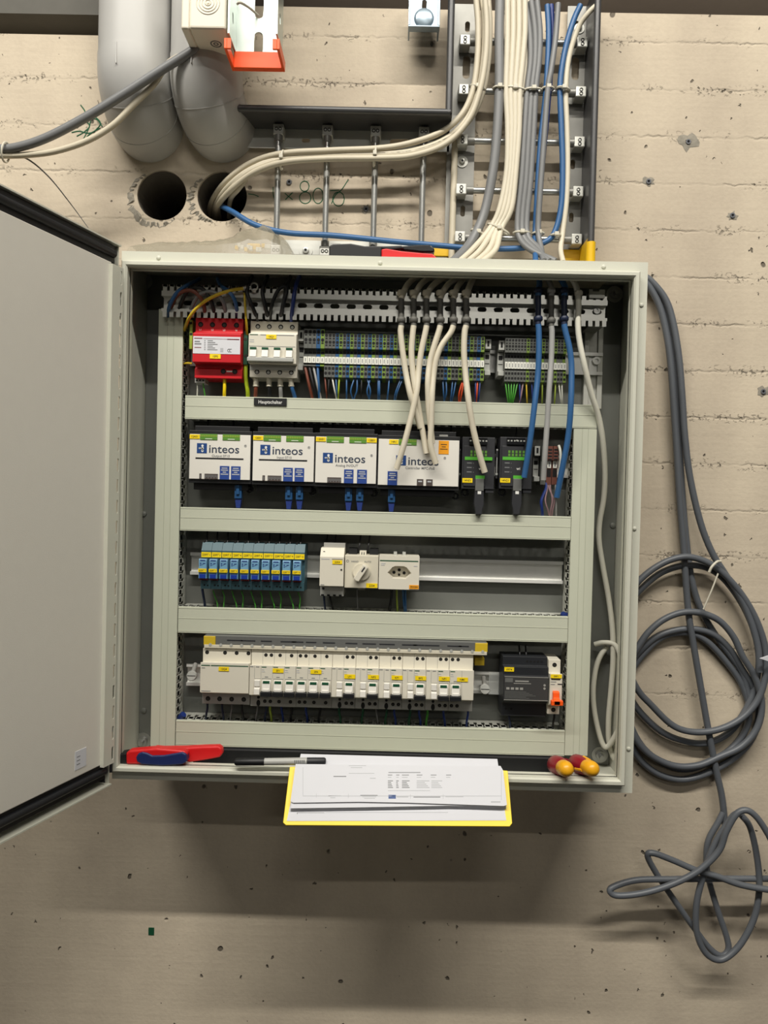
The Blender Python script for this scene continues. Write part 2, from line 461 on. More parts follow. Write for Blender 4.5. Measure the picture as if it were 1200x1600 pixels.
# crumbled edge at the left of each drilled hole
def crumbs(h, a0, a1, seed):
    rnd = random.Random(seed); mb = MB(); n = 46
    inn, mid, out = [], [], []
    for k in range(n+1):
        th = math.radians(a0+(a1-a0)*k/n); t = math.sin(math.pi*k/n)
        w = 0.004+0.014*t*rnd.uniform(0.55, 1.25)
        c, s = math.cos(th), math.sin(th)
        inn.append((h[0]+h[2]*c, WY+0.006*t, h[1]+h[2]*s))
        mid.append((h[0]+(h[2]+w*0.5)*c, WY-0.0012*rnd.uniform(-1, 2.5), h[1]+(h[2]+w*0.5)*s))
        out.append((h[0]+(h[2]+w)*c, WY-0.0003, h[1]+(h[2]+w)*s))
    for k in range(n):
        mb.quad([inn[k], mid[k], mid[k+1], inn[k+1]]); mb.quad([mid[k], out[k], out[k+1], mid[k+1]])
    o = mb.build('broken_edge', 'chip_grey', wall); o['label'] = 'crumbled grey edge of a drilled hole'
crumbs(HOLES[0], 130, 300, 3); crumbs(HOLES[1], 140, 250, 5)
# chipped anchor holes with plugs
def anchor(px, py, r, seed):
    rnd = random.Random(seed); c = P(px, py, WY); n = 15; mb = MB()
    rim = []
    for k in range(n):
        th = 2*math.pi*k/n; rr = r*rnd.uniform(0.55, 1.2)
        rim.append((c.x+rr*math.cos(th), WY-0.0004, c.z+rr*0.85*math.sin(th)))
    inn = [(c.x+0.28*(p[0]-c.x), WY+0.0035-0.0045, c.z+0.28*(p[2]-c.z)) for p in rim]
    for k in range(n):
        j = (k+1) % n; mb.quad([rim[k], inn[k], inn[j], rim[j]])
    mb.lathe((c.x, WY-0.0006, c.z), (0, -1, 0), [(0, 0.0042), (0.0018, 0.0042), (0.0018, 0.0022), (0.0004, 0.0021)], 12, 1)
    mb.disc((c.x, c.z), 0.0022, WY-0.0009, 2, h=0.0002)
    o = mb.build('anchor_plug', ['chip_grey', 'plug_grey', 'dark_hole'], wall)
for i, (px, py, r) in enumerate([(1075, 222, .017), (1013, 284, .011), (1144, 337, .009), (1192, 612, .013), (572, 327, .009), (452, 285, .005)]):
    anchor(px, py, r, 20+i)
# felt-pen marks on the concrete
def strokes(name, lines, r, mat):
    mb = MB()
    for ln in lines:
        mb.tube(spline([P(x, y, WY-0.0001) for x, y in ln], 5), r, 5)
    o = mb.build(name, mat, wall); return o
def circ(cx, cy, rx, ry, a0=0, a1=360, n=9):
    return [(cx+rx*math.cos(math.radians(a0+(a1-a0)*k/n)), cy+ry*math.sin(math.radians(a0+(a1-a0)*k/n))) for k in range(n+1)]
g = strokes('felt_pen_writing', [[(388, 303), (396, 304), (404, 307)], [(429, 312), (427, 303), (427, 292)], [(445, 302), (457, 312)], [(457, 301), (446, 312)],
    circ(476, 291, 7, 8), circ(477, 309, 9, 9), circ(497, 306, 8, 12), [(544, 281), (534, 296), (524, 305), (518, 318)], circ(529, 311, 9, 11),
    [(516, 298), (530, 297)]], 0.0008, 'marker_green')
g['label'] = 'green felt-pen number on the concrete'
g = strokes('felt_pen_scribble', [[(126, 164), (133, 175), (128, 183), (140, 196), (132, 206), (120, 213)], [(146, 180), (157, 192), (150, 203), (136, 214), (146, 220)],
    [(120, 200), (134, 190), (150, 186), (160, 198)], [(112, 207), (124, 205), (140, 208), (157, 200)], [(130, 218), (138, 202), (142, 188)]], 0.001, 'marker_green')
g['label'] = 'tangled dark green felt-pen scribble'
o = MB().box(*[XX(232, 1455, WY), XX(241, 1455, WY)], WY-0.0008, WY, ZZ(236, 1461, WY), ZZ(236, 1449, WY)).build('paint_dab', 'green_dark', wall, bev=0.001)
# dark opening above the wall, with a beam across its left
o = MB().box(-1.9, 1.9, 0.62, 0.66, 0.5, 2.0).build('wall_void', 'void_dark'); o['kind'] = 'structure'
o = MB().box(-1.7, xst-0.02, WY+0.01, WY+0.3, ZZ(80, 16, WY), ZZ(80, 16, WY)+0.25).build('trim_1', 'beam_grey'); o['kind'] = 'structure'
o = MB().box(xst+0.03, 1.7, WY+0.06, WY+0.3, ztr+0.13, ztr+0.4).build('trim_2', 'void_dark'); o['kind'] = 'structure'

# ================================================================== drain pipes
def pipe(px, lean, label):
    c = P(px, 100, 0.105); r = 0.0550; zc = c.z-.012; RB = .058
    t = thing('drain_pipe', label, 'pipe', (c.x, WY, c.z-0.12), 'grey drain pipes beside the ladder')
    MB().tube([(c.x, 0.105, c.z+0.90), (c.x, 0.105, c.z+0.2), (c.x, 0.105, c.z-0.01)], r, 48).build('straight_pipe', 'pipe_grey', t)
    path = [(c.x, 0.105, c.z+0.004), (c.x, 0.105, c.z-.004)]
    for k in range(13):
        th = math.pi/2*k/12
        path.append((c.x+lean*(1-math.cos(th)), 0.163-RB*math.cos(th), zc-RB*math.sin(th)))
    path.append((c.x+lean*1.1, 0.20, zc-RB))
    e = MB().tube(path, r+0.0009, 48).build('elbow', 'pipe_grey', t)
    m2 = MB()
    for k in (7, 11):
        a, b = Vector(path[k]), Vector(path[k+1])
        m2.tube([a, a+(b-a)*0.12], r+0.0014, 48)
    m2.box(c.x-0.010, c.x-0.0088, 0.0488, 0.052, c.z-0.03, c.z+0.002)
    m2.build('mould_seam', 'pipe_grey', e)
    return t
pipe(211, 0.004, 'grey plastic drain pipe elbow at the far left, nearer the open door')
pipe(323, 0.012, 'grey plastic drain pipe elbow behind the cream junction box')

# ================================================================== perforated channel with orange cap, junction box
cz_top = 1.45
xl, xr = XX(356, 30, 0.0), XX(434, 30, 0.0)
zb = ZZ(395, 104, 0.03)
t = thing('support_channel', 'perforated galvanised steel channel with an orange end cap', 'channel', ((xl+xr)/2, 0.05, zb))
zch = ZZ(400, 83, 0.048)
zs = [ZZ(403, 75, .048)+.004]+[ZZ(403, 8, .048)+.068*i for i in range(9)]
MB().slotted(zch-.02, cz_top, xl, xr, [(z, (xl+xr)/2, 0.040, 0.0135) for z in zs], lambda u, v, d: (v, 0.048+d, u), 0.0025).build('web', 'zinc_bright', t)
for x in (xl, xr-0.0025):
    MB().slotted(zch, cz_top, 0.0, 0.048, [(zch+0.035+i*0.05, 0.022, 0.016, 0.008) for i in range(13)], lambda u, v, d, x=x: (x+d, v, u), 0.0025).build('flange', 'zinc_bright', t)
th = 0.004; z0c = ZZ(400, 112, .0545); z1 = ZZ(358, 59, -.004); z1b = zch
m = MB()
m.box(xl-th, xl, -0.004, 0.0545, z0c, z1); m.box(xr, xr+th, -0.004, 0.0545, z0c, z1); m.box(xl, xr, 0.0440, 0.0478, z0c, z1b); m.box(xl, xr, 0.0506, 0.0545, z0c, z1b)
m.box(xl, xr, 0.0478, 0.0506, z0c, z0c+.004)
m.box(xl, xl+0.006, -0.004, -0.0005, z0c, z1); m.box(xr-0.006, xr, -0.004, -0.0005, z0c, z1)
o = m.build('end_cap', 'orange', t, bev=0.0006); o['label'] = 'orange plastic protective cap'
cable('cable_tie', 'white cable tie strapped round the perforated channel', [P(371, 6, 0.0), P(374, 4, -0.004), P(380, 6, 0.01), P(392, 14, 0.03), P(403, 24, 0.049)], 0.0018, 'tie', cat='cable tie')

bx0, bx1 = XX(295, 30, 0.0), XX(354, 30, 0.0); bz = ZZ(325, 45, 0.0); lx = XX(283, 30, 0.0)
t = thing('junction_box', 'cream plastic junction box fixed beside the perforated channel', 'box', ((bx0+bx1)/2, 0.03, bz))
MB().box(bx0, bx1-0.001, 0.0, 0.066, bz, bz+0.11).build('body', 'box_cream', t, bev=0.004, seg=3)
MB().box(lx, bx0+0.001, -0.001, 0.067, bz-0.001, bz+0.111).build('lid', 'box_cream', t, bev=0.003, seg=3)
fc = P(325, 4, 0.0); m = MB()
for rr in (0.004, 0.0085, 0.0125, 0.0165):
    m.tube([(fc.x+rr*math.cos(a*math.pi/16), -0.0002, fc.z+rr*math.sin(a*math.pi/16)) for a in range(33)], 0.0009, 6)
m.disc((fc.x, fc.z), 0.002, 0, h=0.001)
m.build('front_membrane', 'box_cream', t)
m = MB(); bc = ((bx0+bx1)/2+0.004, 0.036)
for rr in (0.003, 0.0075):
    m.tube([(bc[0]+rr*math.cos(a*math.pi/14), bc[1]+rr*math.sin(a*math.pi/14), bz+0.0002) for a in range(29)], 0.0011, 6)
m.build('bottom_membrane', 'mid_grey', t)
MB().cyl((bx0+0.004, 0.06, bz-0.004), (bx0+0.004, 0.06, bz+0.004), 0.003, 10).build('lid_screw', 'beige_plastic', t)
cable('sheathed_cable', 'thick grey cable sagging from the junction box to the left edge', [(306, 74, .05), (298, 81, .05), (248, 112, .052), (192, 148, .055), (140, 180, .06), (80, 212, .065), (36, 228, .07), (0, 233, .075), (-60, 230, .08), (-200, 205, .10), (-420, 150, .14)], 0.0068, 'grey_cable', 'cables from the junction box', n=14)
cable('sheathed_cable', 'thin cream cable sagging below the thick grey one at left', [(290, 84, .06), (268, 95, .066), (256, 108, .066), (240, 132, .066), (208, 164, .066), (176, 196, .068), (136, 220, .07), (88, 236, .072), (44, 242, .075), (0, 243, .078), (-60, 241, .082), (-200, 217, .102), (-420, 160, .145)], 0.0046, 'cream_cable', 'cables from the junction box', n=12)
m = MB(); c = P(9, 238, 0.073)
m.tube([(c.x+0.002*math.sin(a), c.y+0.012*math.cos(a), c.z+0.0145*math.sin(a)) for a in [k*math.pi/10 for k in range(21)]], 0.0016, 6)
tie = m.build('cable_tie', 'tie'); tag(tie, 'white cable tie holding the two cables at the left edge', 'cable tie')
m = MB().tube(spline([P(9, 243, .078), P(40, 247, .085), P(75, 275, .11), (P(110, 318, .135)), P(138, 356, .15)], 8), 0.0014, 6, r_fn=lambda t: 0.0017-0.0011*t)
m.build('tie_tail', 'grey_cable', tie)

# ================================================================== zinc bracket above the ladder
t = thing('angle_bracket', 'small bluish zinc-plated bracket at the top edge of the wall', 'bracket', P(663, 52, 0.14))
x0, x1, z0, z1 = R4(642, -30, 684, 47, 0.12)
zs_ = ZZ(663, 7, 0.12)
MB().slotted(z0, z1, x0, x1, [(zs_, (x0+x1)/2, 0.016, 0.008), (zs_+0.05, (x0+x1)/2, 0.016, 0.008)], lambda u, v, d: (v, 0.12+d, u), 0.0025).build('back_plate', 'zinc_blue', t)
m = MB(); m.box(x0-0.0025, x0, 0.108, 0.15, z0, z1); m.box(x1, x1+0.0025, 0.108, 0.15, z0, z1); m.box(x0-.0025, x1+.0025, 0.108, 0.1225, z0-0.0025, z0)
m.build('side_flange', 'zinc_blue', t, bev=0.0006)
m = MB(); c = (x0+x1)/2; zc = z0+0.018
m.lathe((c, 0.1205, zc), (0, -1, 0), [(0, 0.016), (0.002, 0.0155), (0.004, 0.012), (0.0045, 0.002)], 24)
m.build('embossed_dome', 'zinc_blue', t)

# ================================================================== cable ladders
FY = 0.160
def eight(mb, cx, cz, y, m, vert=True):
    for s in (-1, 1):
        a = [(cx+(0 if vert else s*0.0031)+0.0024*math.cos(k*math.pi/5), y-0.0004, cz+(s*0.0031 if vert else 0)+0.0024*math.sin(k*math.pi/5)) for k in range(11)]
        mb.tube(a, 0.0007, 5, m)
# --- upright ladder
xlw = XX(706, 60, 0.105); xlf = XX(746, 60, FY); xrf0 = XX(886, 60, FY); xrw = XX(915, 60, FY)
zlt = ZZ(820, 8, FY); zlb = ZZ(800, 408, FY)
zjn = ZZ(706, 178, 0.105)
lad = thing('cable_ladder', 'upright galvanised cable ladder carrying the cable bundles down to the cabinet', 'cable ladder', ((xlw+xrw)/2, FY, zlb), 'cable ladders above the cabinet')
sl = [(zlt-0.035-0.0825*i*0.97, 0, 0.045 if i % 2 else 0.018, 0.011) for i in range(5)]
MB().slotted(zlb, zlt, xlw, xlf, [(ZZ(730, py_, FY), (xlw+xlf)/2+0.006, h_, w_) for py_, h_, w_ in ((42, .018, .008), (105, .038, .0125), (330, .018, .008))], lambda u, v, d: (v, FY+d, u), 0.002).build('left_flange', 'galv', lad)
MB().slotted(zlb, zlt, xrf0, xrw, [(ZZ(899, py_, FY), (xrf0+xrw)/2, h_, w_) for py_, h_, w_ in ((40, .016, .008), (107, .038, .0125), (257, .016, .008), (340, .016, .008))], lambda u, v, d: (v, FY+d, u), 0.002).build('right_flange', 'galv', lad)
m = MB().box(xlw, xlw+0.002, 0.105, FY, zjn, zlt); m.tube([(xlw-0.002, 0.104, zjn), (xlw-0.002, 0.104, zlt)], 0.0055, 12)
m.build('left_rail', 'galv_shaded', lad)
m = MB().box(xrw, xrw+0.002, 0.105, FY, zlb-0.005, zlt); m.tube([(xrw+0.004, 0.104, zlb-0.005), (xrw+0.004, 0.104, zlt+0.012)], 0.0055, 12)
m.build('right_rail', 'galv_shaded', lad)
for py in (68, 145, 223, 300, 374):
    zr = ZZ(800, py, 0.145)
    rg = MB().cyl((xlf-0.012, 0.142, zr), (xrf0+0.012, 0.142, zr), 0.0052, 14).build('rung', 'steel_dull', lad)
    for xc, sg in ((xlf-0.022, 1), (xrf0+0.020, -1)):
        k = MB().box(xc-0.0085, xc+0.0085, 0.136, FY, zr-0.0085, zr+0.0085).build('clip', 'galv_light', rg, bev=0.0015)
        mm = MB(); eight(mm, xc, zr-0.0005, 0.136, 0); mm.build('clip_screws', 'screw_dark', k)
        mm = MB().cyl((xc+sg*0.0085, 0.142, zr), (xc+sg*0.020, 0.142, zr), 0.0066, 12); mm.build('clip_collar', 'galv', rg)
# bolt and washer on the left flange, bolt at upper right
def bolt(parent, px, py, y, r, mat='galv_light', name='bolt'):
    c = P(px, py, y)
    m = MB().lathe((c.x, y, c.z), (0, -1, 0), [(0, r), (0.0015, r), (0.0016, r*0.5), (0.005, r*0.48), (0.006, r*0.36)], 18)
    o = m.build(name, mat, parent)
    MB().disc((c.x, c.z), r*0.22, y-0.006, n=6, h=0.0002).build('bolt_socket', 'dark_hole', o)
    return o
bolt(lad, 722, 253, FY, 0.0095); bolt(lad, 905, 45, FY, 0.0085)
c0, c1 = XX(877, 398, FY-.003), XX(908, 398, FY-.003)
MB().box(c0, xrw+0.003, FY-0.004, FY-0.001, zlb-0.004, ZZ(895, 391, FY)).build('end_cap', 'yellow_cap', lad, bev=0.001)
zlc = ZZ(925, 414, 0.104); m = MB().box(xrw-0.001, xrw+0.0035, 0.102, FY, zlc, ZZ(925, 381, 0.13)); m.tube([(xrw+0.004, 0.104, zlc), (xrw+0.004, 0.104, ZZ(925, 379, 0.104))], 0.0075, 14)
m.build('end_cap', 'yellow_cap', lad)
m = MB().box(XX(672, 395, FY-.004), XX(702, 395, FY-.004), FY-0.006, FY-0.001, ZZ(690, 402, FY), ZZ(690, 382, FY)); m.build('end_cap', 'yellow_cap', lad, bev=0.001)
# --- level ladder
xh0, xh1 = XX(380, 220, FY), XX(702, 220, FY)
zf1, zf0 = ZZ(550, 204, FY), ZZ(550, 234, FY); zl1, zl0 = ZZ(550, 377, FY), ZZ(550, 410, FY)
lad2 = thing('cable_ladder', 'level galvanised cable ladder branching left towards the drain pipes', 'cable ladder', ((xh0+xh1)/2, FY, zl0), 'cable ladders above the cabinet')
MB().slotted(xh0, xh1, zf0, zf1, [(XX(478, 219, FY), (zf0+zf1)/2-.002, 0.014, 0.0075), (XX(625, 221, FY), (zf0+zf1)/2-.002, 0.034, 0.012)], lambda u, v, d: (u, FY+d, v), 0.002).build('upper_flange', 'galv_light', lad2)  # paler steel makes up for light the rail above blocks
m = MB().box(xh0-0.002, xh1, 0.105, FY+0.002, zf1, zf1+0.002); m.tube([(xh0-0.002, 0.104, zf1+0.004), (xh1-0.003, 0.104, zf1+0.004)], 0.0055, 12)
m.build('upper_rail', 'galv_shaded', lad2)
MB().box(xh0+0.05, xh1, FY, FY+0.002, zl0, zl1).build('lower_flange', 'galv_light', lad2)
m = MB().box(xh0+0.05, xh1, 0.13, FY, zl0, zl0+0.002).build('lower_rail', 'galv', lad2)
for px in (434, 510, 585, 660):
    xr_ = XX(px, 300, 0.145)
    rg = MB().cyl((xr_, 0.142, zl0+0.014), (xr_, 0.142, zf1-0.006), 0.0050, 14).build('rung', 'steel_dull', lad2)
    for zc_, sg in ((zf1-0.011, -1), (zl0+0.010, 1)):
        k = MB().box(xr_-0.0085, xr_+0.0085, 0.136, FY, zc_-0.0085, zc_+0.0085).build('clip', 'galv_light', rg, bev=0.0015)
        mm = MB(); eight(mm, xr_, zc_, 0.136, 0, False); mm.build('clip_screws', 'screw_dark', k)
        MB().cyl((xr_, 0.142, zc_+sg*0.0085), (xr_, 0.142, zc_+sg*0.018), 0.0066, 12).build('clip_collar', 'galv', rg)
bolt(lad2, 478, 392, FY, 0.011)

# ================================================================== cables on the ladders
CY = 0.126
G1 = 'cream cables bending left into the drilled hole'
for i, (dx, dy, dd) in enumerate([(0, 0, 0), (9, 2, 0.0), (4, 7, -0.012), (-7, -6, -0.004)]):
    if i == 3:
        pts = [(744, 0, CY+dd), (747, 40, CY+dd), (746, 90, CY+dd), (739, 140, CY+dd), (722, 178, CY+dd), (690, 206, CY+dd), (640, 224, CY+dd), (590, 232, CY+dd), (520, 235, CY+dd), (440, 240, CY+dd), (390, 256, CY+.01), (352, 285, CY+.03), (330, 318, CY+.08), (327, 345, CY+.15)]
    else:
        pts = [(754+dx, 0, CY+dd), (757+dx*.9, 40, CY+dd), (755+dx*.9, 90, CY+dd), (746+dx, 140, CY+dd), (730+dx*.6, 184+dy*.4, CY+dd), (697, 217+dy, CY+dd), (645, 236+dy, CY+dd), (590, 240+dy, CY+dd), (510, 241+dy, CY+dd), (440, 247+dy, CY+dd), (390, 266+dy, CY+.008), (357+dx*.3, 292+dy, CY+.025), (338+dx*.3, 320+dy*.5, CY+.07), (334+dx, 345, CY+.15)]
    cable('sheathed_cable', ['upper cream cable of the bend into the drilled hole', 'middle cream cable of the bend into the drilled hole', 'lowest, frontmost cream cable of the bend into the drilled hole', 'topmost cream cable of the bend, leftmost at the ladder top'][i], pts, 0.0048, 'cream_cable', G1, per=6)
cable('sheathed_cable', 'cream cable end curling inside the right drilled hole', [(385, 280, .15), (372, 296, .155), (360, 312, .18), (358, 340, .26)], 0.0042, 'cream_cable', per=8)
cable('sheathed_cable', 'thickest dark grey cable on the upright ladder', [(781, 0, CY), (780, 60, CY), (780, 140, CY), (776, 215, CY), (769, 275, CY), (756, 335, CY), (736, 378, CY-.01), (716, 402, CY-.03), (700, 415, CY-.05)], 0.0076, 'grey_cable', n=14)
G2 = 'cream cables fanning out above the cabinet top'
tops = [793, 802, 811, 820, 827]; mids = [791, 798, 805, 812, 817]; b1 = [794, 799, 803, 808, 811]; b2 = [777, 783, 789, 795, 790]; b3 = [728, 741, 754, 764, 748]
LB = ['leftmost', 'second', 'third', 'fourth', 'rearmost']
for i in range(5):
    d = CY-0.004+(0.01 if i == 4 else 0)
    cable('sheathed_cable', f'{LB[i]} cream cable of the straight bundle in the middle of the upright ladder', [(tops[i], 0, d), (tops[i], 50, d), ((tops[i]+mids[i])/2, 100, d), (mids[i], 142, d), ((mids[i]+b1[i])/2+1, 200, d), (b1[i]-2, 265, d), (b2[i]+4, 325, d), (b2[i]-12, 358, d), (b3[i]+10, 390, d-.02), (b3[i]-14, 412, d-.05)], 0.0047, 'cream_white', G2)
G3 = 'grey cables right of the cream bundle'
for i, (a, b, c, e) in enumerate([(820, 827, 815, 868), (830, 834, 822, 858), (839, 840, 829, 850)]):
    cable('sheathed_cable', ['left', 'middle', 'right'][i]+' grey cable of three beside the cream bundle', [(a, 2, CY), ((a+b)/2+4, 50, CY), (b+2, 95, CY), (b-3, 140, CY), (c+5, 200, CY), (c, 280, CY), (c-6, 340, CY), (c-4, 370, CY-.005), (c+14, 390, CY-.02), (e, 408, CY-.04)], 0.0049, 'grey_cable', G3)
cable('sheathed_cable', 'left dark blue cable of the pair on the upright ladder', [(855, 8, CY), (857, 60, CY), (853, 140, CY), (844, 230, CY), (839, 310, CY), (836, 370, CY), (837, 410, CY-.04)], 0.0044, 'blue_cable')
cable('sheathed_cable', 'right dark blue cable of the pair, behind the thin grey one', [(861, 8, CY+.006), (864, 60, CY+.006), (858, 140, CY+.006), (850, 230, CY+.006), (842, 310, CY+.006), (840, 365, CY+.006), (836, 410, CY-.02)], 0.0044, 'deep_blue')
cable('sheathed_cable', 'thin grey cable lying over the dark blue pair', [(872, 6, CY-.004), (868, 60, CY-.006), (861, 110, CY-.008), (856, 140, CY-.008), (850, 220, CY-.008), (844, 300, CY-.008), (841, 360, CY-.008), (846, 390, CY-.02), (849, 410, CY-.04)], 0.0046, 'grey_cable')
cable('sheathed_cable', 'bright blue cable crossing behind the tool to the drilled hole', [(907, 8, CY), (897, 30, CY), (886, 65, CY), (878, 105, CY), (875, 140, CY), (877, 200, CY), (879, 260, CY), (877, 320, CY), (867, 362, CY), (850, 379, CY), (810, 388, CY+.002), (740, 388, CY+.002), (690, 384, CY+.002), (610, 377, CY), (520, 368, CY), (450, 364, CY), (400, 352, CY+.01), (365, 332, CY+.03), (345, 321, CY+.07), (335, 314, CY+.14)], 0.0046, 'blue_cable', per=6)
cable('sheathed_cable', 'rightmost cream cable hugging the right ladder rail', [(932, 8, CY-.02), (918, 22, CY-.015), (903, 45, CY-.006), (889, 90, CY), (884, 140, CY), (886, 200, CY), (887, 260, CY), (885, 315, CY), (879, 365, CY), (876, 390, CY-.01), (880, 410, CY-.04)], 0.0042, 'cream_white')
cable('sheathed_cable', 'single cream cable running straight down along the left ladder rail', [(711, 220, .15), (709, 290, .15), (707, 350, .15), (705, 415, .15)], 0.0052, 'cream_cable')
# ties
def tie_band(px, py, w, label, y=CY, dyy=0):
    c = P(px, py, y); hw = w/2
    pts = [(c.x+hw*math.cos(k*math.pi/9), c.y+0.0075*math.sin(k*math.pi/9), c.z+dyy*math.cos(k*math.pi/9)) for k in range(19)]
    o = MB().tube(pts, 0.0019, 6).build('cable_tie', 'tie')
    tag(o, label, 'cable tie', 'cable ties on the ladder')
    MB().box(c.x-0.0035, c.x+0.0035, c.y-0.0115, c.y-0.005, c.z-0.003, c.z+0.003).build('tie_head', 'tie', o, bev=0.0008)
for px, py, w, lb, dz in [(746, 138, .024, 'cream cable tie round the bending bundle at the upper rung', -.003), (780, 138, .019, 'cream cable tie round the thickest grey cable at the upper rung', 0), (804, 140, .036, 'cream cable tie round the straight cream bundle at the upper rung', -.002),
    (833, 141, .027, 'cream cable tie round the three grey cables at the upper rung', 0), (856, 139, .018, 'cream cable tie round the dark blue pair at the upper rung', 0), (880, 140, .020, 'cream cable tie round the bright blue cable at the upper rung', -.002),
    (747, 364, .022, 'cream cable tie low on the thickest grey cable', -.005), (779, 358, .034, 'cream cable tie low on the straight cream bundle', -.008), (815, 364, .026, 'cream cable tie low on the three grey cables', 0), (841, 365, .018, 'cream cable tie low on the dark blue pair', 0), (868, 368, .016, 'cream cable tie low on the bright blue cable', 0)]:
    tie_band(px, py, w, lb, CY-.001, dz)
for px, py, lb in [(441, 250, 'cream cable tie on the level ladder near its left end'), (586, 245, 'cream cable tie on the level ladder at its third rung')]:
    c = P(px, py, CY-.002)
    o = MB().tube([(c.x+0.002*math.sin(k*math.pi/9), c.y+0.013*math.cos(k*math.pi/9), c.z+0.014*math.sin(k*math.pi/9)) for k in range(19)], 0.0018, 6).build('cable_tie', 'tie')
    tag(o, lb, 'cable tie', 'cable ties on the ladder')
    MB().box(c.x-0.003, c.x+0.003, c.y-0.017, c.y-0.011, c.z-0.0035, c.z+0.0035).build('tie_head', 'tie', o, bev=0.0008)
# ================================================================== the cabinet
W2, H2, DEP, PY = 0.38, 0.3845, 0.122, 0.108
cab = thing('control_cabinet', 'open light grey sheet-steel control cabinet on the concrete wall', 'cabinet', (0, 0.06, -H2))
m = MB(); s = 0.002
m.box(-W2, -W2+s, 0, DEP, -H2, H2); m.box(W2-s, W2, 0, DEP, -H2, H2)
m.box(-W2+s, W2-s, 0, DEP, H2-s, H2); m.box(-W2+s, W2-s, 0, DEP, -H2, -H2+s); m.box(-W2+s, W2-s, DEP-s, DEP, -H2+s, H2-s)
m.build('body', 'enamel', cab)
# front flange with drip lip
lo = (-W2+0.0037, W2-0.0140, -H2+0.0140, H2-0.0165); lw = 0.0088
li = (lo[0]+lw, lo[1]-lw, lo[2]+lw, lo[3]-lw)
def frame(mb, a, b, y0, y1):
    """ring between outer rect a and inner rect b"""
    (ax0, ax1, az0, az1), (bx0, bx1, bz0, bz1) = a, b
    A = [(ax0, az0), (ax1, az0), (ax1, az1), (ax0, az1)]; B = [(bx0, bz0), (bx1, bz0), (bx1, bz1), (bx0, bz1)]
    for i in range(4):
        j = (i+1) % 4
        mb.quad([(A[i][0], y0, A[i][1]), (A[j][0], y0, A[j][1]), (B[j][0], y0, B[j][1]), (B[i][0], y0, B[i][1])])
        mb.quad([(A[i][0], y0, A[i][1]), (A[i][0], y1, A[i][1]), (A[j][0], y1, A[j][1]), (A[j][0], y0, A[j][1])])
        mb.quad([(B[i][0], y0, B[i][1]), (B[j][0], y0, B[j][1]), (B[j][0], y1, B[j][1]), (B[i][0], y1, B[i][1])])
m = MB(); frame(m, (-W2, W2, -H2, H2), li, -0.0004, 0.0025); m.build('front_flange', 'enamel', cab)
m = MB()
ch = 0.0022
lo2 = (lo[0]+ch, lo[1]-ch, lo[2]+ch, lo[3]-ch); li2 = (li[0]-ch, li[1]+ch, li[2]-ch, li[3]+ch)
def band(mb, a, ya, b, yb):
    A = [(a[0], a[2]), (a[1], a[2]), (a[1], a[3]), (a[0], a[3])]; B = [(b[0], b[2]), (b[1], b[2]), (b[1], b[3]), (b[0], b[3])]
    for i in range(4):
        j = (i+1) % 4
        mb.quad([(A[i][0], ya, A[i][1]), (A[j][0], ya, A[j][1]), (B[j][0], yb, B[j][1]), (B[i][0], yb, B[i][1])])
band(m, lo, 0, lo, -0.011); band(m, lo, -0.011, lo2, -0.0138); band(m, lo2, -0.0138, li2, -0.0138); band(m, li2, -0.0138, li, -0.011); band(m, li, -0.011, li, 0.012)
m.build('drip_lip', 'enamel', cab)
for px, py in [(248, 403), (594, 411), (943, 417), (1002, 477), (991, 826), (982, 1170)]:
    c = P(px, py, 0.0)
    MB().lathe((c.x, -0.0004, c.z), (0, -1, 0), [(0, 0.0032), (0.0010, 0.0030), (0.0018, 0.0022), (0.0021, 0.0008)], 14).build('flange_rivet', 'enamel', cab)
# mounting plate and its studs
pl = MB().box(-W2+0.003, W2-0.003, PY, PY+0.003, -H2+0.003, H2-0.003).build('mounting_plate', 'zinc_plate', cab)
for px, py in [(224, 1157), (937, 1179), (960, 460), (226, 440)]:
    c = P(px, py, PY)
    st = MB().lathe((c.x, PY, c.z), (0, -1, 0), [(0, 0.013), (0.0015, 0.013), (0.0016, 0.0075), (0.0065, 0.0072), (0.0066, 0.004), (0.016, 0.004)], 20).build('stud', 'steel_dull', pl)
for px, py in [(225, 1110), (957, 821), (225, 803)]:
    c = P(px, py, PY)
    MB().lathe((c.x, PY, c.z), (0, -1, 0), [(0, 0.0045), (0.0018, 0.004), (0.0028, 0.0015)], 14).build('plate_rivet', 'zinc_plate', pl)
# wall standoffs
for sx in (-1, 1):
    for sz in (-1, 1):
        MB().box(sx*0.30-0.02, sx*0.30+0.02, DEP, WY, sz*0.34-0.015, sz*0.34+0.015).build('wall_bracket', 'galv', cab)
x0, x1, z0, z1 = R4(742, 431, 948, 440, 0.05)
MB().box(x0, x1, 0.03, 0.09, z0, z1).build('cable_entry_plate', 'cream_cable', cab, bev=0.002)
# hinges
for (ya, yb) in ((422, 446), (466, 495)):
    c0 = P(187, ya, -0.006); c1 = P(186, yb, -0.006)
    MB().cyl((c0.x, -0.008, c1.z), (c0.x, -0.008, c0.z), 0.0042, 14).build('hinge', 'steel', cab)
for (ya, yb) in ((1120, 1142), (1168, 1205)):
    c0 = P(174, ya, -0.006); c1 = P(173, yb, -0.006)
    MB().cyl((c0.x, -0.008, c1.z), (c0.x, -0.008, c0.z), 0.0042, 14).build('hinge', 'charcoal' if ya > 1150 else 'steel', cab)
for c0 in ((-W2-0.0035, 0.255), (-W2-0.0035, -0.305)):
    MB().box(c0[0]-0.003, c0[0]+0.006, -0.012, -0.001, c0[1]+0.03, c0[1]+0.07).build('hinge_leaf', 'enamel', cab, bev=0.001)
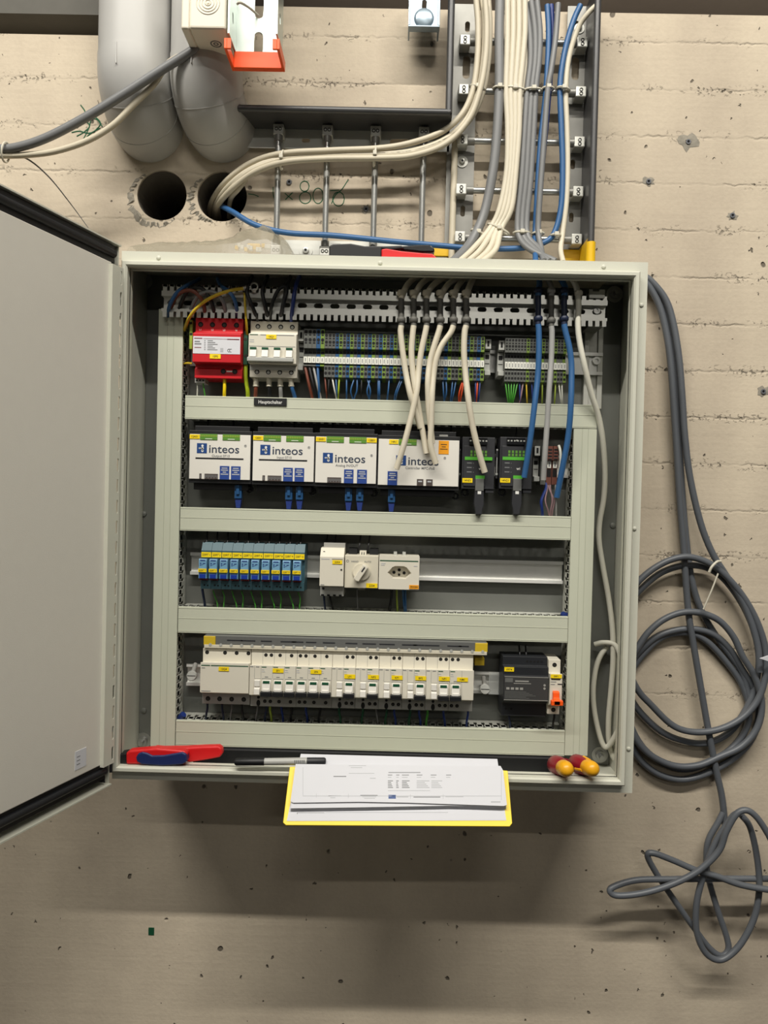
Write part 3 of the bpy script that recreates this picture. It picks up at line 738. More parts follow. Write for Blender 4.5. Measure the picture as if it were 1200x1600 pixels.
# --- door, swung open past a right angle (built along its own width u, then turned about the hinge)
HX, HY = -W2+0.0060, -0.0185
AO = math.radians(17.6)
du = Vector((-math.sin(AO), -math.cos(AO), 0)); dn = Vector((math.cos(AO), -math.sin(AO), 0))   # dn: inside face looks this way
def D(u, d, z): return Vector((HX, HY, 0)) + du*u + dn*d + Vector((0, 0, z))
def dbox(mb, u0, u1, d0, d1, z0, z1, m=0):
    b = len(mb.v)
    mb.v += [tuple(D(u, d, z)) for z in (z0, z1) for (u, d) in ((u0, d0), (u1, d0), (u1, d1), (u0, d1))]
    for q in ((3, 2, 1, 0), (4, 5, 6, 7), (0, 1, 5, 4), (1, 2, 6, 5), (2, 3, 7, 6), (3, 0, 4, 7)):
        mb.f.append(tuple(b+i for i in q)); mb.m.append(m); mb.s.append(False)
DW, DH = 0.755, 0.3865
m = MB(); dbox(m, 0.0, DW, -0.022, -0.020, -DH, DH)
dbox(m, 0.0, DW, -0.020, 0.0, DH-0.002, DH); dbox(m, 0.0, DW, -0.020, 0.0, -DH, -DH+0.002); dbox(m, DW-0.002, DW, -0.020, 0, -DH+.002, DH-.002); dbox(m, 0.0, 0.002, -0.020, -0.004, -DH+.002, DH-.002)
door = m.build('door', 'enamel', cab)
m = MB(); dbox(m, 0.020, DW-0.03, -0.008, 0.0, -DH+0.036, DH-0.030)
m.build('door_panel', 'door_enamel', door, bev=0.0012)
m = MB()
for z in (DH-0.028, -DH+0.012):
    dbox(m, 0.010, DW-0.004, -0.018, -0.004, z, z+0.024)
dbox(m, 0.0095, 0.0105, -0.018, -0.004, -DH+0.006, DH-0.006); dbox(m, DW-0.028, DW-0.004, -0.018, -0.004, -DH+.004, DH-.004)
for z, sg in ((DH-0.016, 1), (-DH+0.024, -1)):
    m.tube([D(0.012, -0.003, z), D(DW-0.01, -0.003, z)], 0.0055, 10)
m.build('gasket', 'rubber', door)
# slotted stiffener along the hinge side
zz0, zz1 = -DH+0.034, DH-0.034
n = 24; pit = (zz1-zz0)/n
m = MB(); m.slotted(zz0, zz1, 0.0025, 0.026, [(zz0+pit*(k+0.5), 0.0068, pit*0.66, 0.0040) for k in range(n)], lambda u, v, d: tuple(D(v, 0.0060-d, u)), 0.0014, n=8)
dbox(m, 0.0246, 0.026, 0.0, 0.0046, zz0, zz1)
m.build('slotted_stiffener', 'enamel', door)
# sticker low on the door (its code is left out)
a0 = P(118, 1172, 0); 
def on_door(px, py):
    d = _f + RGT*((px-600)/FPX) + UPV*((800-py)/FPX)
    o_ = D(0, 0, 0); t_ = (o_-CAM).dot(dn)/d.dot(dn); q = CAM+d*t_
    return (q-o_).dot(du), q.z
u1, z1 = on_door(117, 1175); u0, z0 = on_door(134, 1196)
m = MB(); dbox(m, u0, u1, 0.0001, 0.0006, z0, z1, 0)
for k in range(3):
    zz = z0+(z1-z0)*(0.25+0.2*k); dbox(m, u0+(u1-u0)*0.55, u0+(u1-u0)*0.85, 0.0006, 0.0007, zz, zz+0.0012, 1)
m.build('sticker', ['paper', 'ink_grey'], door)

# ================================================================== cable ducts
DF = 0.056
def duct(label, x0, x1, z0, z1, vert=False):
    t = thing('cable_duct', label, 'cable duct', ((x0+x1)/2, PY, z0), 'grey slotted cable ducts on the mounting plate')
    c = MB()
    if vert:
        c.box(x0, x1, DF, DF+0.0016, z0, z1); c.box(x0, x0+0.0016, DF+.0016, DF+0.005, z0, z1); c.box(x1-0.0016, x1, DF+.0016, DF+0.005, z0, z1)
        ln = MB()
        for f in (0.36, 0.62): ln.box(x0+(x1-x0)*f, x0+(x1-x0)*f+0.0006, DF-0.0003, DF, z0, z1)
    else:
        c.box(x0, x1, DF, DF+0.0016, z0, z1); c.box(x0, x1, DF+.0016, DF+0.005, z1-0.0016, z1); c.box(x0, x1, DF+.0016, DF+0.005, z0, z0+0.0016)
        ln = MB()
        for f in (0.06, 0.55, 0.94): ln.box(x0, x1, DF-0.0004, DF, z0+(z1-z0)*f, z0+(z1-z0)*f+0.0008)
    cv = c.build('cover', 'duct', t, bev=0.0004, seg=1)
    ln.build('cover_ridge', 'duct_line' if vert else 'duct', cv)
    # slotted side walls: one sheet each, cut into fingers
    b = MB(); L0, L1 = (z0, z1) if vert else (x0, x1)
    pitch, fw = 0.0122, 0.0070
    n = int((L1-L0)/pitch)
    for side in (0, 1):
        for k in range(n):
            u = L0+0.002+k*pitch
            for (ua, ub, ya, yb) in ((u, u+fw, DF+0.003, PY-0.012), (u-0.0016, u+fw+0.0016, DF+0.016, DF+0.026)):
                if vert:
                    xa = x0+0.0018 if side == 0 else x1-0.0032
                    b.box(xa, xa+0.0014, ya, yb, ua, ub)
                else:
                    za = z0+0.0018 if side == 0 else z1-0.0032
                    b.box(ua, ub, ya, yb, za, za+0.0014)
        if vert:
            xa = x0+0.0018 if side == 0 else x1-0.0032
            b.box(xa, xa+0.0014, PY-0.012, PY, z0, z1)
        else:
            za = z0+0.0018 if side == 0 else z1-0.0032
            b.box(x0, x1, PY-0.012, PY, za, za+0.0014)
    if vert: b.box(x0+0.0018, x1-0.0018, PY-0.0016, PY-0.0002, z0, z1)
    else: b.box(x0, x1, PY-0.0016, PY-0.0002, z0+0.0018, z1-0.0018)
    o = b.build('slotted_base', 'duct_inner', t, kind='stuff'); o['label'] = 'slotted grey side walls'
    return t
lx0, lx1 = XX(248, 490, DF), XX(286.5, 490, DF)
zt, zbm = ZZ(266, 483, DF), ZZ(258, 1168, DF)
duct('upright grey cable duct at the left, tallest in the cabinet', lx0, lx1, zbm, zt, True)
hx0 = XX(289, 640, DF)
d1z0, d1z1 = ZZ(600, 662, DF), ZZ(600, 625, DF)
hx1 = XX(933, 650, DF)
DUCT1 = duct('top level grey duct, with the black name plate', hx0, hx1, d1z0, d1z1)
rx1 = XX(932, 700, DF); rx0 = XX(896, 700, DF)
for (py0, py1, lb) in ((800, 837, 'second level grey duct from the top, below the white controllers'), (956, 997, 'third level grey duct from the top, below the row of blue relays'), (1134, 1174, 'lowest level grey duct, above the clipboard')):
    duct(lb, lx1+0.0012, rx0-0.0006, ZZ(600, py1, DF), ZZ(600, py0, DF))
duct('upright grey cable duct at the right', rx0, rx1, ZZ(903, 1181, DF), d1z0-0.0008, True)
x0, x1, z0, z1 = R4(397, 621.5, 448, 634.5, DF-0.0006)
np_ = MB().box(x0, x1, DF-0.0022, DF-0.0006, z0, z1).build('name_plate', 'black', None, bev=0.0003)
tag(np_, 'black name plate reading Hauptschalter on the top duct', 'name plate')
MB().text('Hauptschalter', (x0+x1)/2, (z0+z1)/2-0.0003, DF-0.0024, 0.0050, sx=0.90).build('lettering', 'ink_white', np_)

# ================================================================== rails
# slotted cable-clamp rail along the top
def clamp_rail(pxl, pxr, label):
    yb = 0.052
    x0 = XX(pxl, 470, yb); x1 = XX(pxr, 470, yb)
    zc = lambda py: ZZ(700, py, yb)
    t = thing('clamp_rail', label, 'rail', ((x0+x1)/2, PY, zc(504)))
    zF = lambda py: ZZ(700, py, yb-0.012)
    za, zb_, zc1, zd, ze, zf = zF(454), zF(464), zc(476), zc(489), zF(496), zF(505)
    n = int((x1-x0)/0.0245); pit = (x1-x0)/n
    MB().slotted(x0, x1, zd-0.003, zc1+0.006, [(x0+pit*(k+0.5), (zc1+zd)/2, 0.0142, 0.0072) for k in range(n)], lambda u, v, d: (u, yb+d, v), 0.0018).build('slotted_web', 'rail_metal', t)
    # raised upper and lower flanges cut into teeth
    for nm, zr0, zr1, tz0, tz1, sg in (('upper_flange', zF(472), zb_, zb_, za, 1), ('lower_flange', ze, zF(491.5), zf, ze, -1)):
        b = MB(); yf = yb-0.012
        b.box(x0, x1, yf, yf+0.0018, zr0, zr1)
        if sg > 0: b.box(x0, x1, yf+.0018, yb+0.0018, zr0, zr0+0.0018)
        else: b.box(x0, x1, yf+.0018, yb+0.0018, zr1-0.0018, zr1)
        pt = 0.0103; k = 0; u = x0+0.002
        while u+0.0062 < x1:
            b.box(u, u+0.0062, yf, yf+0.0018, tz0, tz1)
            if sg > 0: b.box(u-0.001, u+0.0072, yf, yf+0.0018, tz1-0.003, tz1)
            u += pt
        b.build(nm, 'rail_metal', t)
    for xs in (x0+0.012, x1-0.012):
        b = MB().box(xs-0.011, xs+0.011, yb+0.0018, PY, zf+0.004, za-0.004); b.build('rail_foot', 'galv', t)
    return t, x0, x1
crt, cr0, cr1 = clamp_rail(256, 946, 'long slotted cable-clamp rail under the cabinet roof')
c = P(932, 486, 0.052)
MB().lathe((c.x, 0.052, c.z), (0, -1, 0), [(0, 0.0048), (0.003, 0.0048), (0.003, 0.0026), (0.0015, 0.0024)], 16).build('rail_screw', 'steel', crt)
x0, x1, z0, z1 = R4(921, 452, 945, 466, 0.036)
m = MB().box(x0, x1, 0.036, 0.0375, z0, z1-0.003); m.box(x0, x0+0.005, .036, .0375, z1-.003, z1); m.box(x1-.008, x1, .036, .0375, z1-.003, z1); m.build('end_clip', 'galv_light', crt)
# upright fixing strip behind the right end of the rails
x0 = XX(912, 560, PY-.006); x1 = XX(941, 560, PY-.006)
t = thing('fixing_strip', 'upright metal strip behind the right ends of the upper rails', 'rail', ((x0+x1)/2, PY, ZZ(925, 626, PY)))
m = MB().box(x0, x0+0.008, PY-.010, PY, ZZ(925, 640, PY), ZZ(925, 505, PY)); m.box(x1-0.008, x1, PY-.010, PY, ZZ(925, 640, PY), ZZ(925, 505, PY)); m.box(x0+.008, x1-.008, PY-.005, PY, ZZ(925, 640, PY), ZZ(925, 505, PY))
m.build('strip', 'galv_light', t, bev=0.0008)
def din_rail(label, pxl, pxr, pxm, pyc, y=0.094, hgt=0.035, mat='steel'):
    x0 = XX(pxl, pyc, y); x1 = XX(pxr, pyc, y); zc = ZZ(pxm, pyc, y)
    t = thing('din_rail', label, 'rail', ((x0+x1)/2, PY, zc-hgt/2), 'mounting rails in the cabinet')
    h = hgt/2; d = 0.0075
    prof = [(y, zc+h), (y, zc+h-0.005), (y+d, zc+h-0.005), (y+d, zc-h+0.005), (y, zc-h+0.005), (y, zc-h), (y+.0012, zc-h), (y+.0012, zc-h+0.0038), (y+d+.0012, zc-h+0.0038), (y+d+.0012, zc+h-0.0038), (y+.0012, zc+h-.0038), (y+.0012, zc+h)]
    b = len(prof)
    m = MB(); m.prof_x(prof, x0, x1)
    m.build('hat_profile', mat, t)
    for xs in (x0+0.02, (x0+x1)/2, x1-0.02):
        MB().box(xs-0.008, xs+0.008, y+d+.0012, PY, zc-0.006, zc+0.006).build('spacer', 'galv', t)
    return t, x0, x1, zc
RAIL1, _, r1x1, r1z = din_rail('mounting rail behind the terminal blocks, with a screw at its right end', 297, 942, 650, 562)
c = P(933, 563, 0.094)
MB().lathe((c.x, 0.1014, c.z), (0, -1, 0), [(0, 0.0062), (0.0055, 0.0062), (0.0055, 0.003), (0.003, 0.0028)], 16).build('rail_screw', 'steel', RAIL1)
RAIL2 = din_rail('mounting rail hidden behind the white controllers', 297, 893, 590, 722)
RAIL3, _, _, r3z = din_rail('bright mounting rail with its right half empty, behind the relays', 297, 880, 600, 888, mat='steel')
RAIL4, _, _, r4z = din_rail('mounting rail behind the circuit breakers', 291, 884, 590, 1062)
# ================================================================== row 1: surge arrester, main switch, terminals
SCREW_Q = []
def screws(mb, pts, y, r, m_hole=0, m_head=1):
    for (x, z) in pts: SCREW_Q.append((x, z, y, r))
def flush_screws(parent, mats=('dark_hole', 'screw_dark')):
    for (x, z, y, r) in SCREW_Q:
        mb = MB(); mb.disc((x, z), r, y, 0, 12, 0.0002); mb.disc((x, z-r*0.15), r*0.62, y-0.0002, 1, 10, 0.0002)
        mb.build('terminal_screw', list(mats), parent)
    SCREW_Q.clear()
ORD = ['first', 'second', 'third', 'fourth', 'fifth', 'sixth', 'seventh', 'eighth', 'ninth', 'tenth', 'eleventh', 'twelfth', 'thirteenth', 'fourteenth', 'fifteenth', 'sixteenth', 'seventeenth', 'eighteenth', 'nineteenth', 'twentieth']
CNT = {}
def nthw(key):
    CNT[key] = CNT.get(key, 0)+1
    return ORD[CNT[key]-1]
def lerp(a, b, t): return a+(b-a)*t
NY = 0.034          # nose of the modular devices
SY = 0.048          # their terminal shoulders
# --- red surge arrester
x0, x1 = XX(301, 545, NY), XX(376, 545, NY); g = lambda py, y: ZZ(338, py, y)
spd = thing('surge_arrester', 'red surge arrester with a white printed panel, top left of the cabinet', 'surge arrester', ((x0+x1)/2, PY, g(592, SY)))
MB().prof_x([(SY, g(497, SY)), (SY, g(519, SY)), (NY, g(521, NY)), (NY, g(566, NY)), (SY+.004, g(570, SY)), (SY+.004, g(575, SY)), (SY, g(577, SY)), (SY, g(591, SY)), (0.09, g(591, SY)), (0.09, g(497, SY))], x0, x1).build('housing', 'red', spd, bev=0.0005)
pn = MB().box(x0+0.0006, x1-0.0006, NY-0.0005, NY, g(553, NY), g(526, NY)).build('printed_panel', 'paper', spd)
m = MB(); zt_ = g(530, NY)
m.box(lerp(x0, x1, .22), lerp(x0, x1, .97), NY-.0007, NY-.0005, zt_, zt_+.0005, 1)
m.box(lerp(x0, x1, .03), lerp(x0, x1, .2), NY-.0007, NY-.0005, zt_, zt_+.0013, 1)
m.box(lerp(x0, x1, .72), lerp(x0, x1, .97), NY-.0007, NY-.0005, zt_-.0006, zt_+.0008, 1)
for k in range(6):
    zz = zt_-0.003-k*0.0027
    m.box(lerp(x0, x1, .31), lerp(x0, x1, .38+.1*((k*7) % 3)/2+.04), NY-.0007, NY-.0005, zz, zz+.0011, 0)
    m.box(lerp(x0, x1, .24), lerp(x0, x1, .27), NY-.0007, NY-.0005, zz, zz+.0009, 0)
for k in range(2): m.box(lerp(x0, x1, .04), lerp(x0, x1, .15+.03*k), NY-.0007, NY-.0005, zt_-.005-k*.0035, zt_-.0032-k*.0035, 0)
m.box(lerp(x0, x1, .04), lerp(x0, x1, .18), NY-.0007, NY-.0005, zt_-.0135, zt_-.0125, 1)
m.tube([(lerp(x0, x1, .76)+.0022*math.cos(a), NY-.0006, zt_-.0165+.0022*math.sin(a)) for a in [1.0+.5*k for k in range(9)]], .0005, 4, 0)
m.tube([(lerp(x0, x1, .80)+.0022*math.cos(a), NY-.0006, zt_-.0165+.0022*math.sin(a)) for a in [1.0+.5*k for k in range(9)]], .0005, 4, 0)
m.box(lerp(x0, x1, .58), lerp(x0, x1, .64), NY-.0007, NY-.0005, zt_-.019, zt_-.013, 2)
m.build('printing', ['ink_grey', 'red_dark', 'ink_pale'], pn, kind='stuff')
m = MB(); xs = [XX(px, 508, SY) for px in (313.5, 332, 350.5, 369.5)]
screws(m, [(x, g(507.5, SY)) for x in xs], SY, 0.0040); flush_screws(spd)
m = MB()
for x, tx in zip(xs, ('L1', 'L2', 'L3', 'N')): m.text(tx, x, g(515.5, SY), SY-.0003, 0.0026)
m.build('lettering', 'ink_white', spd, kind='stuff')
m = MB(); screws(m, [(XX(349, 580, SY), g(580, SY)), (XX(367, 580, SY), g(580, SY))], SY, 0.0040)
m.box(XX(354, 580, SY), XX(363, 580, SY), SY-.0003, SY, g(581, SY), g(579, SY), 2)
m.build('earth_link', ['dark_hole', 'screw_dark', 'ink_white'], spd, kind='stuff'); flush_screws(spd)
yellow_tag(spd, XX(328, 555, NY), XX(345, 555, NY), g(560.5, NY), g(553.5, NY), NY-.0003, '10F0')
m = MB().box(XX(305, 594, SY+.01), XX(321, 594, SY+.01), SY+.008, 0.08, g(599, SY+.01), g(591, SY+.01)); 
for k in range(3): m.disc((XX(307.5+5*k, 595, SY+.008), g(595, SY+.008)), 0.0014, SY+.008, 1, 8)
m.build('signal_plug', ['pale_grey', 'dark_hole'], spd)
o = MB().box(XX(296, 530, .05), XX(300.5, 530, .05), 0.05, 0.094, ZZ(298, 545, .05), ZZ(298, 500, .05)); o.disc((XX(298.5, 504, .05), ZZ(298.5, 505, .05)), .002, .05, 1); o.disc((XX(298.5, 520, .05), ZZ(298.5, 522, .05)), .002, .05, 1)
tag(o.build('earth_terminal', ['yellow_green', 'dark_hole']), 'narrow yellow-green earth terminal left of the red surge arrester', 'terminal')
o = MB().box(XX(380.5, 545, .052), XX(386.5, 545, .052), 0.052, 0.094, ZZ(384, 569, .05), ZZ(384, 517, .05))
for py in (530, 556): o.disc((XX(384, py, .052), ZZ(384, py, .052)), .0022, .052, 1)
tag(o.build('earth_terminal', ['green_dark', 'screw_dark']), 'narrow green earth terminal between the surge arrester and the main switch', 'terminal')
# --- main switch
x0, x1 = XX(387.5, 545, NY), XX(463, 545, NY); g = lambda py, y: ZZ(425, py, y)
msw = thing('main_switch', 'white four-pole main switch beside the red surge arrester', 'switch', ((x0+x1)/2, PY, g(592, SY)))
MB().prof_x([(SY, g(502, SY)), (SY, g(521, SY)), (NY, g(522, NY)), (NY, g(568, NY)), (SY, g(570, SY)), (SY, g(590, SY)), (0.09, g(590, SY)), (0.09, g(502, SY))], x0+.0006, x1).build('housing', 'white_plastic', msw, bev=0.0006)
m = MB(); xs = [lerp(x0, x1, f) for f in (.16, .40, .64, .88)]
screws(m, [(x, g(510.5, SY)) for x in xs]+[(x, g(581.5, SY)) for x in xs], SY, 0.0037); flush_screws(msw, ('dark_hole', 'pale_grey'))
m = MB().box(lerp(x0, x1, .25), lerp(x0, x1, .95), NY-.0003, NY, g(524, NY), g(523, NY)); m.box(lerp(x0, x1, .02), lerp(x0, x1, .98), NY-.0003, NY, g(541.6, NY), g(541, NY)); m.box(lerp(x0, x1, .03), lerp(x0, x1, .2), NY-.0003, NY, g(524, NY), g(522.8, NY), 1)
for k in range(2): m.box(lerp(x0, x1, .03), lerp(x0, x1, .12), NY-.0003, NY, g(532+3*k, NY), g(531+3*k, NY), 2)
m.build('printing', ['ink_grey', 'green_dark', 'ink_pale'], msw, kind='stuff')
for f in (.115, .36, .61, .86):
    xc = lerp(x0, x1, f)
    k = MB().prof_x([(NY, g(543.5, NY)), (NY-.004, g(547, NY)), (NY-.007, g(559, NY)), (NY, g(560, NY))], xc-.0048, xc+.0048).build('rocker', 'white_bright', msw, bev=0.0004)
    MB().box(xc-.0048, xc+.0048, NY-.0047, NY-.0012, g(547.2, NY), g(543.7, NY)).build('green_window', 'green_dark', k)
MB().box(lerp(x0, x1, .0), lerp(x0, x1, .95), NY-.007, NY+.001, g(566, NY), g(559.5, NY)).build('toggle_bar', 'pale_grey', msw, bev=0.001)
MB().box(lerp(x0, x1, .01), lerp(x0, x1, .97), SY-.0006, SY, g(578.5, SY), g(569, SY)).build('clear_window', 'pale_grey', msw)
yellow_tag(msw, XX(416, 526, NY), XX(432, 526, NY), g(529.5, NY), g(523, NY), NY-.0004, '10Q1')
def terminal(x0, w, px, tops, body, big=False, label='', group='', yF=0.050):
    """one feed-through terminal; tops: photo rows for its bands at column px"""
    g = lambda py: ZZ(px, py, yF)
    o = thing('terminal_block', label, 'terminal', (x0+w/2, PY, g(tops[-1])), group)
    zt, zh1, zh2, zb1, zd, zm1, zm0, zbt = [g(p) for p in tops]
    b = MB(); a, c = x0+0.00015, x0+w-0.00015
    b.prof_x([(yF, zt), (yF, zb1), (yF+.006, zb1-.001), (yF+.006, zm1), (yF, zm1+.0002), (yF, zm0), (yF+.003, zm0-.001), (yF, zm0-.004), (yF, zbt), (0.093, zbt), (0.093, zt)], a, c)
    b.build('housing', body, o)
    k = MB(); xc = x0+w/2; rr = w*0.39
    for zz in (zh1, zh2):
        k.disc((xc, zz), rr, yF, 0, 8, 0.0002, rr*1.2); k.box(xc-rr*.7, xc+rr*.7, yF-.0002, yF, zz-.0058, zz-.0036)
    k.box(a+.0003, c-.0003, yF+.0056, yF+.006, zd-.002, zd+.0022); k.box(a+.0003, c-.0003, yF+.0056, yF+.006, zd+.0034, zb1-.0018)
    n = 1 if big else 2
    for q in range(n):
        zz = zm0-.0072-q*.0072
        if zz > zbt+.001: k.disc((xc, zz), rr, yF, 0, 8, 0.0002, rr*1.2)
    k.build('contact_holes', 'dark_hole', o, kind='stuff')
    MB().box(a+.0001, c-.0001, yF-.0008, yF, zm0, zm1-.0004).box(xc-.0006, xc+.0006, yF-.0009, yF-.0008, zm0+.002, zm1-.0026, 1).build('marker', ['marker_white', 'ink_grey'], o)
    return o
yF = 0.050
X0 = XX(474.5, 545, yF); X5 = XX(507, 545, yF); wb = (X5-X0)/5
cols = ['term_grey', 'term_grey', 'term_grey', 'term_blue', 'term_green']
nm = {'term_grey': 'grey', 'term_blue': 'blue', 'term_green': 'yellow-green', 'term_brown': 'brown'}
GT = 'terminal blocks of the long row'
bigl = ['leftmost of the wide grey terminal blocks beside the main switch', 'second of the wide grey terminal blocks beside the main switch', 'third of the wide grey terminal blocks beside the main switch', 'wide blue terminal block left of the long row', 'wide yellow-green terminal block left of the long row']
for i in range(5):
    terminal(X0+i*wb, wb, 490, (514, 518.5, 531, 544, 550, 557, 567, 572), cols[i], True, bigl[i], 'wide terminal blocks beside the main switch')
X1 = XX(757, 548, yF); N = 44; ws = (X1-X5)/N
seq = ['term_grey', 'term_grey', 'term_grey', 'term_blue', 'term_green']+['term_grey', 'term_blue', 'term_green']*13
xc = lambda i: X5+(i+.5)*ws
for i in range(N):
    bd = seq[i] if i < len(seq) else 'term_grey'
    if i in (30, 31, 36): bd = 'term_grey'
    pxl = 507+(i+.5)*(250/N)
    oy = (pxl-550)*0.0235
    terminal(X5+i*ws, ws, pxl, [v+oy for v in (521, 525, 535.5, 545, 550, 558, 569, 590)], bd, False, f'{nthw("L"+bd)} {nm[bd]} narrow terminal block from the left, in the long row under the clamp rail', GT)
# second group of terminals at the right
Y0 = XX(789, 560, yF); Y1 = XX(885, 562, yF); N2 = 20; w2 = (Y1-Y0)/N2
for i in range(N2):
    bd = 'term_green' if i in (7, 12, 16, 19) else 'term_grey'
    pxl = 789+(i+.5)*96/N2; oy = (pxl-837)*0.0235
    terminal(Y0+i*w2, w2, pxl, [v+oy for v in (529, 532.5, 542, 551.5, 557, 566, 577, 597)], bd, False, f'{nthw("S"+bd)} {nm[bd]} terminal block from the left, in the short row at the right', 'terminal blocks of the short row')
def end_clamp(pxa, pxb, pyt, pyb, lb):
    x0, x1 = XX(pxa, (pyt+pyb)/2, .056), XX(pxb, (pyt+pyb)/2, .056); pm = (pxa+pxb)/2; g = lambda py: ZZ(pm, py, .056)
    t = thing('end_clamp', lb, 'clamp', ((x0+x1)/2, PY, g(pyb)), 'grey end clamps')
    h = (pyb-pyt)
    MB().prof_x([(.056, g(pyt)), (.056, g(pyt+.27*h)), (.066, g(pyt+.29*h)), (.066, g(pyt+.85*h)), (.056, g(pyt+.87*h)), (.056, g(pyb)), (.093, g(pyb)), (.093, g(pyt))], x0, x1).build('housing', 'pale_grey', t, bev=.0004)
    m = MB(); xm = (x0+x1)/2
    m.box(xm-.003, xm+.003, .0655, .066, g(pyt+.52*h), g(pyt+.40*h)); m.box(x0+.001, x1-.001, .0657, .066, g(pyt+.66*h), g(pyt+.64*h)); m.box(x0+.001, x1-.001, .0657, .066, g(pyt+.32*h), g(pyt+.30*h))
    m.box(xm-.0015, xm+.0015, .0556, .056, g(pyt+.2*h), g(pyt+.05*h))
    m.build('clamp_screw', 'dark_hole', t, kind='stuff')
end_clamp(466, 474, 516, 578, 'grey end clamp between the main switch and the terminals')
end_clamp(758, 767, 530, 586, 'grey end clamp at the right of the long terminal row')
end_clamp(779, 788, 532, 587, 'grey end clamp at the left of the short terminal row')
# --- wires of row 1
def wire(pts, mat, lb, r=0.0011, gr='thin wires inside the cabinet', per=5, n=6):
    return cable('wire', lb, pts, r, mat, gr, n, per, 'wire')
def drop(px, mat, lb, pxb=None, y0=593, y1=628, r=.0011, bow=0, d=.052):
    pxb = px if pxb is None else pxb
    oy = (px-550)*0.0235
    wire([(px, y0-6+oy, d+.006), (px, y0+oy, d+.002), ((px+pxb)/2+bow, (y0+y1)/2+oy, d), (pxb, y1-4+oy, d+.008), (pxb, y1+4+oy, d+.014)], mat, lb, r)
BL = 'wires dropping from the terminals'
for px, pxb, mat, lb, r in [(477, 488, 'brown_wire', 'brown wire below the wide terminals', .0022), (483.5, 495, 'black', 'black wire below the wide terminals', .0022), (490, 501, 'light_grey_cable', 'grey wire below the wide terminals', .0018), (496.5, 499, 'blue_cable', 'blue wire below the wide terminals', .0020)]:
    drop(px, mat, lb, pxb, 575, 628, r)
for px, pxb, mat, lb, bow in [(508, 511, 'brown_wire', 'brown wire below the start of the long terminal row', 0), (514, 512, 'black', 'black wire below the start of the long terminal row', 0), (519.5, 526, 'white_wire', 'white wire below the start of the long terminal row', 0), (525, 527, 'blue_cable', None, 0), (530, 528, 'pe_wire', 'green-yellow wire below the start of the long terminal row', 0),
    (541.5, 541.5, 'blue_cable', None, 0), (553, 551, 'blue_cable', None, -4), (558, 553, 'blue_cable', None, 2), (565, 564, 'black', 'black wire in the middle of the long terminal row', 0), (574.5, 577, 'blue_cable', None, 3), (578, 577, 'blue_cable', None, -4), (591, 591, 'blue_cable', None, 0), (593, 593, 'blue_cable', None, 0), (608, 605, 'blue_cable', None, 0), (625, 616, 'blue_cable', None, -2), (628, 618, 'blue_cable', None, -2),
    (675, 672, 'deep_blue', None, 0), (692, 694, 'blue_cable', None, 0), (697, 694, 'blue_cable', None, 2), (707, 704, 'blue_cable', None, 0), (712, 706, 'blue_cable', None, 0), (722, 717, 'orange_wire', 'orange wire left of the rightmost dangling cream cable', -2), (724, 719, 'orange_wire', 'second orange wire left of the rightmost dangling cream cable', 0), (743, 743, 'deep_blue', None, 0), (746, 744, 'orange_wire', 'orange wire right of the rightmost dangling cream cable', 0), (750, 747, 'deep_blue', None, 0)]:
    drop(px, mat, lb or nthw('w'+mat)+(' dark blue' if mat == 'deep_blue' else ' blue')+' wire from the left, dropping from the long terminal row', pxb, r=.0012, bow=bow)
for px, pxb, mat, lb in [(790, 795, 'green_wire', None), (794.5, 797, 'green_wire', None), (799, 798, 'green_wire', None), (803.5, 799, 'green_wire', None), (808, 800, 'green_wire', None), (817, 811, 'violet_wire', 'violet wire below the short terminal row'), (822.5, 824, 'yellow_dull', 'yellow wire below the short terminal row'), (812, 813, 'deep_blue', 'left dark blue wire below the short terminal row'), (831, 833, 'deep_blue', 'right dark blue wire below the short terminal row'),
    (847.5, 847, 'yellow_green', 'left yellow-green wire below the short terminal row'), (868, 866, 'yellow_green', 'right yellow-green wire below the short terminal row'), (873.5, 878, 'white_wire', None), (878, 879, 'white_wire', None)]:
    drop(px, mat, lb or (nthw('gw')+' green wire from the left, in the fan below the short terminal row' if mat == 'green_wire' else nthw('ww')+' white wire below the right end of the short terminal row'), pxb, 594, 632, .0011)
# ferrules and wires of the main switch and arrester
for px, mat, lb in [(400, 'brown_wire', 'thick brown wire below the main switch'), (420.5, 'black', 'thick black wire below the main switch'), (438, 'light_grey_cable', 'thick grey wire below the main switch'), (455, 'blue_cable', 'thick blue wire below the main switch')]:
    e = 6 if mat == 'blue_cable' else (1 if mat != 'brown_wire' else -1)
    w_ = cable('wire', lb, [(px, 600, .056), (px+.3*e, 608, .056), (px+e, 622, .062), (px+e, 632, .068)], .0029, mat, 'thick wires of the main switch', 10, 5, 'wire')
    a, b = P(px, 588, .056), P(px, 604, .056)
    MB().lathe(a, b-a, [(0, .0042), ((b-a).length*.85, .0040), ((b-a).length*.86, .0047), ((b-a).length, .0045)], 12).build('ferrule', 'beige_plastic', w_)
cable('wire', 'short yellow earth wire below the red surge arrester', [(351, 590, .056), (351, 603, .056), (350.5, 615, .058), (350.5, 628, .066)], .0026, 'yellow', None, 10, 5, 'wire')
cable('wire', 'green-yellow earth wire between the arrester and the main switch', [(384, 566, .058), (384, 590, .056), (387, 612, .058), (387, 630, .068)], .0031, 'pe_wire', None, 10, 5, 'wire')
cable('wire', 'left thin pale wire with white ferrule below the arrester', [(308, 599, .062), (308.5, 607, .06), (307.5, 628, .066)], .0010, 'white_wire', None, 6, 5, 'wire')
cable('wire', 'right thin green wire with white ferrule below the arrester', [(317.5, 599, .062), (318.5, 607, .06), (322, 628, .066)], .0010, 'green_wire', None, 6, 5, 'wire')
cable('wire', 'yellow-green wire stub left of the surge arrester', [(286, 569, .07), (292, 567.5, .06), (300, 568, .06)], .0016, 'yellow_dull', None, 6, 5, 'wire')
